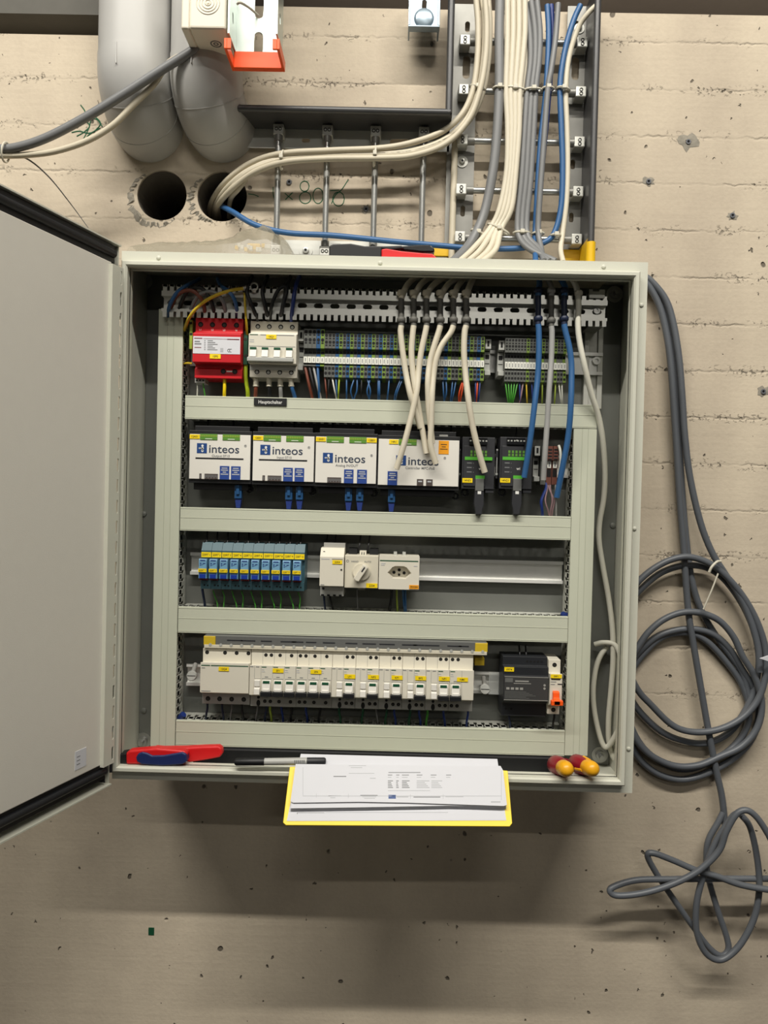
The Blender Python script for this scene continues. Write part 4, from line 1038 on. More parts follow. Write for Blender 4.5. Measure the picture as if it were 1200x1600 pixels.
# wires above arrester and main switch, under the roof
for px, mat, top, lb in [(322, 'brown_wire', 452, 'brown wire rising from the surge arrester'), (336, 'black', 448, 'black wire rising from the surge arrester'), (354, 'grey_cable', 454, 'grey wire rising from the surge arrester')]:
    cable('wire', lb, [(px, 500, .064), (px-1, 492, .046), (px-6, 470, .031), (px-22, top+2, .027), (px-44, top+8, .03), (px-58, 488, .045)], .0030, mat, 'thick wires under the roof', 8, 6, 'wire')
cable('wire', 'blue wire rising from the surge arrester', [(372, 500, .064), (371, 490, .046), (367, 470, .031), (358, 456, .028), (345, 446, .045), (340, 436, .07)], .0030, 'blue_cable', 'thick wires under the roof', 8, 6, 'wire')
cable('wire', 'blue wire arching behind the top of the left duct', [(262, 496, .06), (265, 478, .032), (276, 458, .028), (292, 446, .03), (312, 436, .06)], .0028, 'blue_cable', 'thick wires under the roof', 8, 6, 'wire')
pe = cable('wire', 'yellow-green earth wire arching to an eye lug under the roof', [(288, 516, .06), (296, 496, .036), (312, 477, .026), (334, 463, .024), (360, 454, .026), (386, 450, .03)], .0026, 'yellow_dull', 'thick wires under the roof', 8, 7, 'wire')
c = P(397, 448, .032)
m = MB().tube([(c.x+.0055*math.cos(k*math.pi/9), .032, c.z+.0055*math.sin(k*math.pi/9)) for k in range(19)], .0013, 6); a = P(380, 451, .029); b = P(391, 449, .032); m.cyl(a, b, .0034, 8)
m.build('eye_lug', 'galv_light', pe)
cable('wire', 'thin yellow-green wire falling between arrester and main switch', [(382, 458, .034), (383, 480, .032), (385, 505, .04), (386, 525, .055)], .0017, 'yellow_dull', None, 6, 5, 'wire')
for px, tx, mat, lb in [(402, 386, 'black', 'first black wire rising from the main switch'), (419, 410, 'black', 'second black wire rising from the main switch'), (438, 446, 'charcoal', 'charcoal wire rising from the main switch'), (455, 460, 'deep_blue', 'dark blue wire rising from the main switch')]:
    cable('wire', lb, [(px, 506, .064), (px, 498, .046), ((px+tx)/2, 478, .031), (tx, 458, .029), (tx+3, 444, .032), (tx+8, 432, .05)], .0030, mat, 'thick wires under the roof', 8, 6, 'wire')
cable('wire', 'black looped wire above the main switch', [(421, 505, .056), (424, 480, .031), (432, 458, .026), (441, 448, .026), (448, 452, .028), (443, 475, .031), (437, 503, .056)], .0028, 'black', 'thick wires under the roof', 8, 6, 'wire')

# ================================================================== row 2: controllers
def g_at(pm): return lambda py, y=0.046: ZZ(pm, py, y)
CFY = 0.046
def controller(name, lb, pxa, pxb, pyt, pyb, model, tags, greens, blues, lower, logo_py, bar=True, blackbox=(), orange=None, logo_f=.12, lug=()):
    pm = (pxa+pxb)/2; pyc = (pyt+pyb)/2
    g = lambda py: ZZ(pm, py, CFY)
    x0, x1 = XX(pxa, pyc, CFY), XX(pxb, pyc, CFY); z1, z0 = g(pyt), g(pyb)
    t = thing(name, lb, 'controller', ((x0+x1)/2, PY, z0-.012), 'white controllers of the second row')
    fx = lambda f: lerp(x0, x1, f); fz = lambda f: lerp(z1, z0, f)
    b = MB().box(x0-.0015, x1+.0015, CFY+.003, .093, z0-.006, z1+.006)
    b.box(x0+.004, x1-.004, CFY+.012, .093, z0-.016, z0-.006); b.box(x0+.004, x1-.004, CFY+.014, .093, z1+.006, z1+.014)
    b.build('carrier', 'black', t, bev=.0006)
    face = MB().box(x0, x1, CFY, CFY+.003, z0, z1).build('faceplate', 'white_bright', t, bev=.0004)
    for f in (0.985,):
        c = (fx(f)-.001, z0-.0145); MB().tube([(c[0]+.0042*math.cos(k*math.pi/8), CFY+.016, c[1]+.0042*math.sin(k*math.pi/8)) for k in range(17)], .0016, 6).build('release_eye', 'black_gloss', t)
    for f0, f1 in greens:
        cn = MB().box(fx(f0), fx(f1), CFY-.0009, CFY+.012, fz(.125), z1+.0005).build('green_connector', 'green_conn', t, bev=.0003)
        m = MB(); n = 10
        for k in range(n): xx = lerp(fx(f0), fx(f1), (k+.5)/n); m.box(xx-.0007, xx+.0007, CFY-.0012, CFY-.0009, fz(.055), fz(.015))
        m.box(lerp(fx(f0), fx(f1), .3), lerp(fx(f0), fx(f1), .7), CFY-.0011, CFY-.0009, fz(.108), fz(.095), 1)
        m.build('pin_row', ['yellow_green', 'ink_white'], cn, kind='stuff')
    for f0, f1, tx in tags:
        yellow_tag(t, fx(f0), fx(f1), fz(.105), fz(.01), CFY-.0004, tx)
    for f0, f1 in blues:
        pt = MB().box(fx(f0), fx(f1), CFY-.0006, CFY+.001, z0, fz(.70)).build('network_label', 'port_blue', t)
        m = MB()
        for k, wd in enumerate((.62, .74, .36, .8)):
            xm = (fx(f0)+fx(f1))/2; hw = (fx(f1)-fx(f0))*wd/2; zz = fz(.745+.045*k); m.box(xm-hw, xm+hw, CFY-.0008, CFY-.0006, zz-.0009, zz+.0006)
        m.build('printing', 'ink_pale', pt, kind='stuff')
    for f0, f1, kind in lower:
        k = MB().box(fx(f0), fx(f1), CFY-.0006, CFY+.001, z0, fz(.88)).build('dip_switch', 'dip_brown', t)
        m = MB(); n = max(1, int((fx(f1)-fx(f0))/.0021))
        for q in range(n): xx = lerp(fx(f0), fx(f1), (q+.5)/n); m.box(xx-.0005, xx+.0005, CFY-.0008, CFY-.0006, z0+.0012+.0016*(q % 2 if kind else 0), fz(.905))
        m.build('dip_lever', 'ink_grey', k, kind='stuff')
    for f0, f1 in blackbox:
        k = MB().box(fx(f0), fx(f1), CFY-.0006, CFY+.001, z0, fz(.855)).build('port_label', 'dip_brown', t)
        MB().box(fx(f0)+.002, fx(f1)-.002, CFY-.0008, CFY-.0006, fz(.92), fz(.89)).build('printing', 'ink_pale', k, kind='stuff')
    if orange:
        k = MB().box(fx(orange[0]), fx(orange[1]), CFY-.0006, CFY, fz(.30), fz(.01)).build('orange_label', 'orange_label', t)
        m = MB(); xm = (fx(orange[0])+fx(orange[1]))/2
        for q, wd in enumerate((.6, .4, .75)): hw = (fx(orange[1])-fx(orange[0]))*wd/2; m.box(xm-hw, xm+hw, CFY-.0008, CFY-.0006, fz(.10+.05*q), fz(.085+.05*q))
        m.build('printing', 'ink', k, kind='stuff')
        MB().box(fx(orange[0])+.001, fx(orange[1])-.001, CFY+.008, .08, z1+.0005, z1+.009).build('plug_housing', 'grey_plastic', t, bev=.0005)
    # printed logo: blue rounded square with three joined dots, then the name
    ls = 0.0152; lx = fx(logo_f); lz = g(logo_py)
    lg = MB().box(lx, lx+ls, CFY-.0004, CFY, lz-ls/2, lz+ls/2).build('logo', 'logo_blue', t, bev=.0002)
    m = MB(); cx = lx+ls*.56
    for (ax, az, r) in ((cx, lz+ls*.25, ls*.12), (cx, lz, ls*.13), (cx, lz-ls*.26, ls*.12), (lx+ls*.27, lz+ls*.0, ls*.08)): m.disc((ax, az), r, CFY-.0004, 0, 14, .0002)
    m.box(lx+ls*.27, cx, CFY-.0006, CFY-.0004, lz-ls*.04, lz+ls*.06); m.box(cx-ls*.05, cx+ls*.06, CFY-.0006, CFY-.0004, lz-ls*.26, lz+ls*.02)
    m.build('logo_mark', 'ink_white', lg)
    m = MB().text('inteos', lx+ls*1.22, lz-ls*.02, CFY-.0003, ls*.80, 0, 'l', 1.10)
    m.text('®', lx+ls*1.22+ls*3.62, lz+ls*.32, CFY-.0003, ls*.24, 1)
    m.text(model, lx+ls*2.4, lz-ls*.72, CFY-.0003, ls*.24, 1)
    m.build('lettering', ['text_slate', 'ink_grey'], t, kind='stuff')
    if bar:
        MB().box(fx(.10), fx(.89), CFY-.0004, CFY, lz-ls*1.06, lz-ls*.92).build('status_window', 'black', t)
    return t, fx, fz
G_ = [(.17, .455), (.54, .825)]
c1, f1x, _ = controller('output_controller', 'leftmost white controller with a black status bar', 296, 391, 679, 749, 'Output 0710', [(.0, .165, '12A01')], G_, [(.505, .66), (.69, .845)], [(.17, .205, 1), (.255, .475, 1)], 701, lug=())
c2, f2x, _ = controller('input_controller', 'second white controller from the left, with a black status bar', 395, 490.5, 681, 752, 'Input 0710', [(.0, .165, '12E01')], G_, [(.505, .66), (.69, .845)], [(.165, .205, 1), (.25, .475, 1)], 703.5)
c3, f3x, _ = controller('analog_controller', 'third white controller, without a black status bar', 493, 588, 683, 755, 'Analog IN/OUT', [(.0, .165, '13A01'), (.835, 1., '13E01')], [(.175, .46), (.55, .83)], [(.475, .63), (.69, .85)], [(.2, .43, 1)], 716, False)
c4, f4x, _ = controller('main_controller', 'widest white controller, fourth in the row, behind the dangling cream cables', 591, 717, 687, 759, 'Controller MPC-PoE', [(.13, .245, '14A1')], [(.25, .47)], [(.12, .24)], [], 720, False, [(.485, .565), (.60, .68)], (.745, .87), .22)
# network plugs hanging below
def rj(px, pyt, lb):
    a = P(px, pyt, .062)
    t = thing('network_plug', lb, 'plug', (a.x, .062, a.z-.034), 'blue network plugs below the controllers')
    MB().box(a.x-.0055, a.x+.0055, .057, .069, a.z-.017, a.z+.004).build('boot', 'plug_blue', t, bev=.0012)
    MB().prism([(a.x-.0050, .059, a.z-.017), (a.x+.0050, .059, a.z-.017), (a.x+.0032, .059, a.z-.031), (a.x-.0032, .059, a.z-.031)], (0, .008, 0)).build('strain_relief', 'deep_blue', t, bev=.0006)
    MB().box(a.x-.0022, a.x+.0022, .0545, .057, a.z-.010, a.z+.004).build('latch', 'plug_blue', t)
    MB().tube([(a.x, .063, a.z-.028), (a.x, .063, a.z-.04), (a.x-.001, .066, a.z-.05)], .0024, 8).build('cord', 'blue_cable', t)
for px, py, lb in [(373, 762, 'blue network plug below the leftmost white controller'), (452, 764, 'left blue network plug below the second white controller'), (468.5, 764, 'right blue network plug below the second white controller'), (545, 766, 'left blue network plug below the third white controller'), (562.5, 766, 'right blue network plug below the third white controller'), (612, 768, 'blue network plug below the widest white controller')]:
    rj(px, py, lb)
# dark interface modules with green stripes
def dark_module(px, lb, tg):
    pm = px+25; g = lambda py: ZZ(pm, py, .048); x0, x1 = XX(px, 725, .048), XX(px+51, 725, .048)
    t = thing('interface_module', lb, 'controller', ((x0+x1)/2, PY, g(772)), 'dark interface modules')
    fx = lambda f: lerp(x0, x1, f)
    b = MB().box(x0, x1, .050, .093, g(764), g(683)); b.box(fx(.05), fx(.72), .048, .052, g(760), g(697)); b.box(fx(.74), x1, .052, .093, g(770), g(764))
    b.build('housing', 'charcoal', t, bev=.0006)
    m = MB().box(fx(.2), fx(.75), .046, .052, g(695), g(684)).build('top_socket', 'black_gloss', t)
    mm = MB()
    for k in range(6): xx = lerp(fx(.24), fx(.72), k/5.); mm.box(xx-.0013, xx+.0013, .0456, .046, g(690), g(688))
    mm.disc((fx(.5), g(688.5)), .0013, .0458, 0); mm.build('socket_pin', 'pale_grey', m, kind='stuff')
    m = MB().box(fx(.08), fx(.92), .0474, .048, g(719), g(714)).build('green_stripe', 'green_strip', t)
    m = MB()
    for r_ in range(2):
        for k in range(5): xx = lerp(fx(.28), fx(.72), k/4.); m.box(xx-.0016, xx+.0016, .0476, .048, g(708+r_*5), g(704+r_*5))
    m.build('status_marks', 'green_conn', t, kind='stuff')
    m = MB()
    for k in range(3): m.box(fx(.15), fx(.30), .0478, .048, g(724.5+7*k), g(723+7*k)); m.box(fx(.34), fx(.36), .0478, .048, g(724.5+7*k), g(723.5+7*k))
    m.text('wi', fx(.57), g(732), .0477, .0042, 1); m.build('lettering', ['ink_grey', 'ink_white'], t, kind='stuff')
    MB().box(fx(.42), fx(.70), .0472, .048, g(748), g(743)).build('port_label', 'green_strip', t)
    yellow_tag(t, fx(.02), fx(.33), g(754.5), g(747.5), .0478, tg)
    MB().tube([(fx(.13)+.0048*math.cos(k*math.pi/8), .06, g(770)+.0048*math.sin(k*math.pi/8)) for k in range(17)], .0017, 6).build('release_eye', 'black_gloss', t)
    # plug
    p = thing('cable_plug', 'black cable plug below the '+('left' if px < 750 else 'right')+' dark interface module', 'plug', (fx(.55), .06, g(803)), 'black cable plugs')
    MB().box(fx(.42), fx(.68), .046, .060, g(767), g(748)).build('plug_head', 'mid_grey', p, bev=.0006)
    a0, a1 = fx(.55)-.0068, fx(.55)+.0068
    MB().prism([(a0, .047, g(766)), (a1, .047, g(766)), (a1+.0008, .047, g(788)), (a1-.0012, .047, g(796)), (a1-.0022, .047, g(804)), (a0+.0022, .047, g(804)), (a0+.0012, .047, g(796)), (a0-.0008, .047, g(788))], (0, .012, 0)).build('grip', 'charcoal', p, bev=.001)
    MB().box(fx(.55)-.0026, fx(.55)+.0026, .0465, .047, g(772), g(767.5)).build('white_mark', 'ink_white', p)
    s_ = MB().box(x0-.0048, x0-.0022, .056, .06, g(748), g(703)); s_.disc((x0-.0035, g(703)), .0014, .056, 1); s_.disc((x0-.0035, g(741)), .0018, .056, 1); s_.box(x0-.004, x0-.003, .0556, .056, g(740), g(715), 1)
    s_.build('side_clip', ['charcoal', 'pale_grey'], t)
dark_module(722, 'left dark interface module with a green stripe', '14N01')
dark_module(781, 'right dark interface module with a green stripe', '14N21')
end_clamp(835, 843.5, 697, 752, 'grey end clamp right of the dark interface modules')
for i, px in enumerate((846, 855, 864)):
    x0 = XX(px, 725, .052); w_ = XX(px+8.4, 725, .052)-x0
    lb = ['left', 'middle', 'right'][i]+' brown terminal block near the right duct'
    t = thing('terminal_block', lb, 'terminal', (x0+w_/2, PY, ZZ(px, 758, .052)), 'brown terminals of the second row')
    g = lambda py: ZZ(px+4, py, .052)
    MB().prof_x([(.052, g(697)), (.052, g(719)), (.058, g(720)), (.058, g(757)), (.093, g(757)), (.093, g(697))], x0+.0002, x0+w_-.0002).build('housing', 'term_brown' if i else 'term_grey', t)
    m = MB()
    for k in range(4): m.box(x0+.0012, x0+w_-.0012, .0517, .052, g(704+5*k), g(701.5+5*k))
    m.box(x0+.001, x0+w_-.001, .0576, .058, g(745), g(733)); m.build('contact_holes', 'dark_hole', t, kind='stuff')
    MB().box(x0+.0012, x0+w_-.0012, .0565, .058, g(731), g(720)).box(x0+.003, x0+w_-.003, .0563, .0565, g(729), g(722), 1).build('marker', ['marker_white', 'ink_grey'], t)
cable('wire', 'white sleeve wire beside the brown terminals', [(873, 696, .05), (875.5, 705, .047), (876, 720, .047), (874, 737, .05)], .0021, 'white_wire', None, 8, 6, 'wire')
for a, b, c_, mat, lb in [(853, 846, 848, 'deep_blue', 'dark blue wire below the brown terminals'), (855, 852, 860, 'violet_wire', 'left violet wire below the brown terminals'), (860, 863, 858, 'violet_wire', 'middle violet wire below the brown terminals'), (858, 866, 861, 'violet_wire', 'right violet wire below the brown terminals'), (868, 869, 869, 'light_grey_cable', 'grey wire below the right brown terminal')]:
    wire([(a, 754, .06), (a, 764, .058), (b, 782, .055), ((b+c_)/2, 797, .058), (c_, 812, .066)], mat, lb, .0012 if mat != 'deep_blue' else .0022, 'wires below the brown terminals')
# wires rising behind row 2
for i, px in enumerate((320, 360, 420, 455, 515, 560, 612, 650, 700, 741, 802, 850)):
    mat = 'black'; wire([(px, 690+(px-550)*.0235, .075), (px+2, 680+(px-550)*.0235, .07), (px+5, 668+(px-550)*.0235, .075), (px+4, 650+(px-550)*.0235, .085)], mat, nthw('b2')+' black wire from the left, rising behind the second-row modules', .0013, 'black wires above the second row')

# ================================================================== row 3: relays, contactor, selector switch, socket
RY = 0.040
NR = 10; ra = XX(311, 880, RY); rb = XX(474.5, 884, RY); rw = (rb-ra)/NR
for i in range(NR):
    px = 311+(i+.5)*16.35; oy = (px-320)*0.0225; g = lambda py, y=RY: ZZ(px, py+oy, y)
    x0 = ra+i*rw; x1 = x0+rw
    nth = ['first', 'second', 'third', 'fourth', 'fifth', 'sixth', 'seventh', 'eighth', 'ninth', 'tenth'][i]
    t = thing('relay', f'{nth} light blue plug-in relay from the left, in the row of ten', 'relay', ((x0+x1)/2, PY, g(924)), 'blue plug-in relays')
    b = MB().prof_x([(.060, g(847, .06)), (.052, g(860, .052)), (.052, g(872, .052)), (.058, g(873, .058)), (.058, g(906, .058)), (.052, g(907, .052)), (.052, g(920, .052)), (.093, g(922, .052)), (.093, g(847, .06))], x0+.0002, x1-.0002)
    b.build('socket_base', 'relay_base', t)
    m = MB().box(x0+.001, x0+.0035, .0595, .064, g(852, .06), g(845, .06)); m.disc(((x0+x1)/2-.002, g(914, .052)), .0013, .052); m.disc(((x0+x1)/2+.003, g(914.5, .052)), .0013, .052)
    m.build('wire_entry', 'dark_hole', t, kind='stuff')
    yellow_tag(t, x0+.0005, x1-.0005, g(870.5, .052), g(862.5, .052), .0518, f'220RT {i+1}', h=.0032)
    a, c = x0-.0005, x0+.0115
    rl = MB().prof_x([(RY+.001, g(873)), (RY, g(876)), (RY, g(904)), (.058, g(904, .058)), (.058, g(873, .058))], a, c).build('relay_case', 'relay_body', t, bev=.0005)
    m = MB().box(a+.002, c-.002, RY-.0003, RY, g(876.5), g(875)); 
    m.box(a+.002, a+.004, RY-.0003, RY, g(881), g(879.5)); m.box(a+.006, c-.002, RY-.0003, RY, g(880.5), g(879.8)); m.box(a+.0022, a+.0034, RY-.0003, RY, g(884), g(882))
    m.tube([(a+.004, RY-.0001, g(883)), (c-.002, RY-.0001, g(880))], .0003, 4); m.build('printing', 'deep_blue', rl, kind='stuff')
    yellow_tag(t, a-.0002, c+.0002, g(893.8), g(888.5), RY-.0006, f'220RT {i+1}', h=.0026)
    MB().box(a+.0012, c-.0012, RY-.001, RY+.001, g(903.6), g(897)).build('lever', 'relay_blue', rl, bev=.0004)
    MB().box(a+.0008, c-.0008, RY-.0006, RY+.001, g(896.8), g(894)).build('indicator_window', 'relay_dark', rl)
    MB().box(a, c, .046, .05, g(907), g(904.5)).build('retaining_clip', 'red_dark', t)
for i in range(11):
    px = 322+i*14.8; mat = 'black' if i == 0 else 'green_wire'
    oy = (px-320)*.0225
    if i == 0: wire([(316, 920, .064), (318, 932, .064), (320, 945, .07), (320, 956, .076)], 'navy_sleeve', 'thick dark blue wire below the first relay', .002, 'wires below the relays')
    else: wire([(px-4, 922+oy, .07), (px-1, 932+oy, .068), (px+(3 if i % 2 else -2), 944+oy, .068), (px+(3 if i % 2 else -2), 958+oy, .076)], mat, nthw('gr')+' thin green wire from the left, below the row of relays', .0010, 'green wires below the relays')
for i in range(10):
    px = 322+i*16.3; wire([(px, 856+(px-320)*.0225, .066), (px+1, 846+(px-320)*.0225, .066), (px+2, 828+(px-320)*.0225, .08)], 'black', nthw('br')+' black wire from the left, rising above the row of relays', .0012, 'black wires above the relays')
def dinbox(name, lb, cat, pxa, pxb, pyt, pyb, y=NY, mat='white_plastic', back=.093, sh=None, grp=None):
    pm = (pxa+pxb)/2; pc = (pyt+pyb)/2
    x0, x1 = XX(pxa, pc, y), XX(pxb, pc, y)
    g = lambda py, yy=y: ZZ(pm, py, yy)
    t = thing(name, lb, cat, ((x0+x1)/2, PY, g(pyb)), grp)
    return t, x0, x1, g
t, x0, x1, g = dinbox('contactor', 'white slim contactor right of the blue relays', 'contactor', 499.5, 537, 856, 931)
MB().prof_x([(SY, g(856, SY)), (NY, g(870)), (NY, g(916)), (.093, g(916)), (.093, g(856, SY))], x0, x1).build('housing', 'white_plastic', t, bev=.0006)
MB().box(x0+.0004, x1, SY-.002, .093, g(931, SY), g(916, SY)).build('lower_terminal', 'pale_grey', t, bev=.0005)
MB().box(x0+.003, x1, SY+.012, .093, g(857, SY), g(849, SY)).build('upper_terminal', 'grey_plastic', t, bev=.0005)
m = MB(); screws(m, [(lerp(x0, x1, .15), g(863, SY)), (lerp(x0, x1, .9), g(866, SY))], SY-.0065, .0021); screws(m, [(lerp(x0, x1, .14), g(919.5, SY))], SY-.002, .0019)
for k in range(4): m.box(lerp(x0, x1, .05+.25*k), lerp(x0, x1, .17+.25*k), SY-.0024, SY-.002, g(931, SY), g(928.5, SY))
m.disc((lerp(x0, x1, .9), g(890)), .0014, NY); m.build('terminal_opening', ['dark_hole', 'screw_dark'], t, kind='stuff'); flush_screws(t)
m = MB().box(lerp(x0, x1, .5), lerp(x0, x1, .95), NY-.0003, NY, g(874.2), g(873)); m.box(lerp(x0, x1, .05), lerp(x0, x1, .4), NY-.0003, NY, g(874.2), g(873), 1); m.box(lerp(x0, x1, .05), lerp(x0, x1, .2), NY-.0003, NY, g(914.5), g(913.5)); m.build('printing', ['ink_grey', 'ink_pale'], t, kind='stuff')
yellow_tag(t, lerp(x0, x1, .52), lerp(x0, x1, .93), g(881), g(875), NY-.0004, '22K4')
t, x0, x1, g = dinbox('selector_switch', 'beige rotary selector switch between contactor and socket', 'switch', 538.5, 591, 868, 920, .038)
MB().box(x0, x1, .038, .093, g(919), g(868)).build('housing', 'beige_plastic', t, bev=.0008)
k_c = (lerp(x0, x1, .50), g(893.5)); 
dl = MB().lathe((k_c[0], .038, k_c[1]), (0, -1, 0), [(0, .0140), (.0012, .0140), (.0013, .0128), (.003, .0126)], 28).build('dial', 'beige_plastic', t)
a = math.radians(57); ux, uz = math.cos(a), math.sin(a); vx, vz = -uz, ux
pts = [(k_c[0]+ux*p+vx*q, .035, k_c[1]+uz*p+vz*q) for p, q in ((-.0135, -.0045), (.0115, -.0045), (.0125, 0), (.0115, .0045), (-.0135, .0045), (-.0148, 0))]
MB().prism(pts, (0, -.009, 0)).build('knob', 'white_plastic', t, bev=.001)
pts = [(k_c[0]+ux*p+vx*q, .0258, k_c[1]+uz*p+vz*q) for p, q in ((.0015, -.0009), (.0095, -.0009), (.0095, .0011), (.0015, .0011))]
MB().prism(pts, (0, -.0003, 0)).build('pointer_mark', 'charcoal', dl)
m = MB().text('HAND', lerp(x0, x1, .30), g(877.5), .0377, .0026); m.text('AUTO', lerp(x0, x1, .68), g(877.5), .0377, .0026); m.tube([(lerp(x0, x1, .08)+.0017*math.cos(k*.7), .0378, g(877)+.0017*math.sin(k*.7)) for k in range(10)], .0003, 4); m.build('lettering', 'ink_grey', t, kind='stuff')
yellow_tag(t, lerp(x0, x1, .65), lerp(x0, x1, .985), g(918), g(911), .0377, '22S4')
m = MB().box(lerp(x0, x1, .42), lerp(x0, x1, .62), .055, .07, g(868), g(862)); m.box(lerp(x0, x1, .47), lerp(x0, x1, .50), .0546, .055, g(868), g(864), 1); m.box(lerp(x0, x1, .54), lerp(x0, x1, .57), .0546, .055, g(868), g(864), 1); m.box(lerp(x0, x1, .4), lerp(x0, x1, .6), .055, .07, g(924), g(919), 2); m.build('rail_latch', ['white_plastic', 'mid_grey', 'grey_plastic'], t, kind='stuff')
m = MB().box(lerp(x0, x1, .08), lerp(x0, x1, .34), .06, .09, g(868), g(859)); m.box(lerp(x0, x1, .72), lerp(x0, x1, .98), .06, .09, g(868), g(859)); m.build('contact_block', 'black', t, kind='stuff')
t, x0, x1, g = dinbox('power_socket', 'white modular power socket with a hexagonal recess', 'socket', 592, 655, 869, 922, .038)
# front with a hexagonal well: ring of faces between outline and recess
hexp = [(.215, 895), (.33, 886.5), (.40, 884.5), (.62, 884.5), (.69, 886.5), (.81, 895.5), (.68, 904.5), (.34, 904.0)]
H = [(lerp(x0, x1, f), g(py)) for f, py in hexp]
zt, zb0 = g(869), g(921)
O = [(x0, g(895)), (lerp(x0, x1, .2), zt), (lerp(x0, x1, .4), zt), (lerp(x0, x1, .62), zt), (lerp(x0, x1, .85), zt), (x1, g(895.5)), (lerp(x0, x1, .75), zb0), (lerp(x0, x1, .28), zb0)]
m = MB()
for i in range(8):
    j = (i+1) % 8
    m.quad([(O[i][0], .038, O[i][1]), (H[i][0], .038, H[i][1]), (H[j][0], .038, H[j][1]), (O[j][0], .038, O[j][1])])
    m.quad([(H[i][0], .038, H[i][1]), (lerp(H[i][0], (x0+x1)/2, .12), .05, lerp(H[i][1], g(895), .12)), (lerp(H[j][0], (x0+x1)/2, .12), .05, lerp(H[j][1], g(895), .12)), (H[j][0], .038, H[j][1])])
for cx, cz, oi, oj in ((x0, zt, 0, 1), (x1, zt, 4, 5), (x1, zb0, 5, 6), (x0, zb0, 7, 0)):
    m.quad([(cx, .038, cz), (O[oi][0], .038, O[oi][1]), (O[oj][0], .038, O[oj][1])])
m.box(x0, x1, .0502, .093, zb0, zt); m.box(x0, x0+.0012, .0381, .0502, zb0, zt); m.box(x1-.0012, x1, .0381, .0502, zb0, zt); m.box(x0+.0012, x1-.0012, .0381, .0502, zt-.0012, zt); m.box(x0+.0012, x1-.0012, .0381, .0502, zb0, zb0+.0012)
m.build('housing', 'white_plastic', t)
m = MB()
for f, py in ((.375, 894.5), (.505, 890.5), (.63, 895)): m.disc((lerp(x0, x1, f), g(py, .05)), .0024, .0500, 0, 14, .0003)
m.disc((lerp(x0, x1, .505), g(898, .05)), .0019, .0500, 1, 12, .0004); m.build('pin_hole', ['dark_hole', 'screw_dark'], t, kind='stuff')
m = MB().box(lerp(x0, x1, .02), lerp(x0, x1, .97), .0377, .038, g(877.3), g(875.7)); m.box(lerp(x0, x1, .05), lerp(x0, x1, .16), .0377, .038, g(881.5), g(880.3), 1); m.box(lerp(x0, x1, .05), lerp(x0, x1, .14), .0377, .038, g(884), g(883), 1); m.box(lerp(x0, x1, .86), lerp(x0, x1, .95), .0377, .038, g(884.5), g(883.3), 1); m.build('printing', ['green_dark', 'ink_pale'], t, kind='stuff')
yellow_tag(t, lerp(x0, x1, .76), lerp(x0, x1, .995), g(919.5), g(913.5), .0377, '09XS04', 'orange_label')
m = MB().box(lerp(x0, x1, .36), lerp(x0, x1, .44), .055, .07, g(869), g(864)); m.box(lerp(x0, x1, .58), lerp(x0, x1, .66), .055, .07, g(869), g(864)); m.build('rail_latch', 'pale_grey', t, kind='stuff')
for a, b, mat, lb, r in [(506, 508, 'navy_sleeve', 'dark blue wire below the contactor', .0016), (515, 520, 'black', 'black wire below the contactor', .0016), (612, 609, 'black', 'black wire below the power socket', .002), (620, 621, 'yellow_green', 'yellow-green wire below the power socket', .0014), (630, 632, 'blue_cable', 'left blue wire below the power socket', .0016), (633.5, 634, 'blue_cable', 'right blue wire below the power socket', .0016), (558, 559, 'grey_cable', 'thin grey wire below the selector switch', .0008)]:
    wire([(a, 921, .066), (a, 930, .064), ((a+b)/2, 942, .064), (b, 952, .068), (b, 962, .076)], mat, lb, r, 'wires below the third row')
for px in (508, 521, 560, 574): wire([(px, 862, .066), (px+2, 850, .066), (px+4, 834, .08)], 'black', nthw('bc')+' black wire from the left, rising above contactor and selector switch', .0011, 'black wires above the third row')
MB_ = MB().tube([P(880, 960, .08), P(884, 963, .07), P(889, 961, .066)], .005, 8); tag(MB_.build('wire', 'deep_blue'), 'dark blue wire corner showing at the right duct of the third row', 'wire')
tag(MB().tube([P(279, 1128, .08), P(283, 1120, .07), P(287, 1116, .068)], .005, 8).build('wire', 'deep_blue'), 'dark blue wire corner showing at the left duct of the lowest row', 'wire')

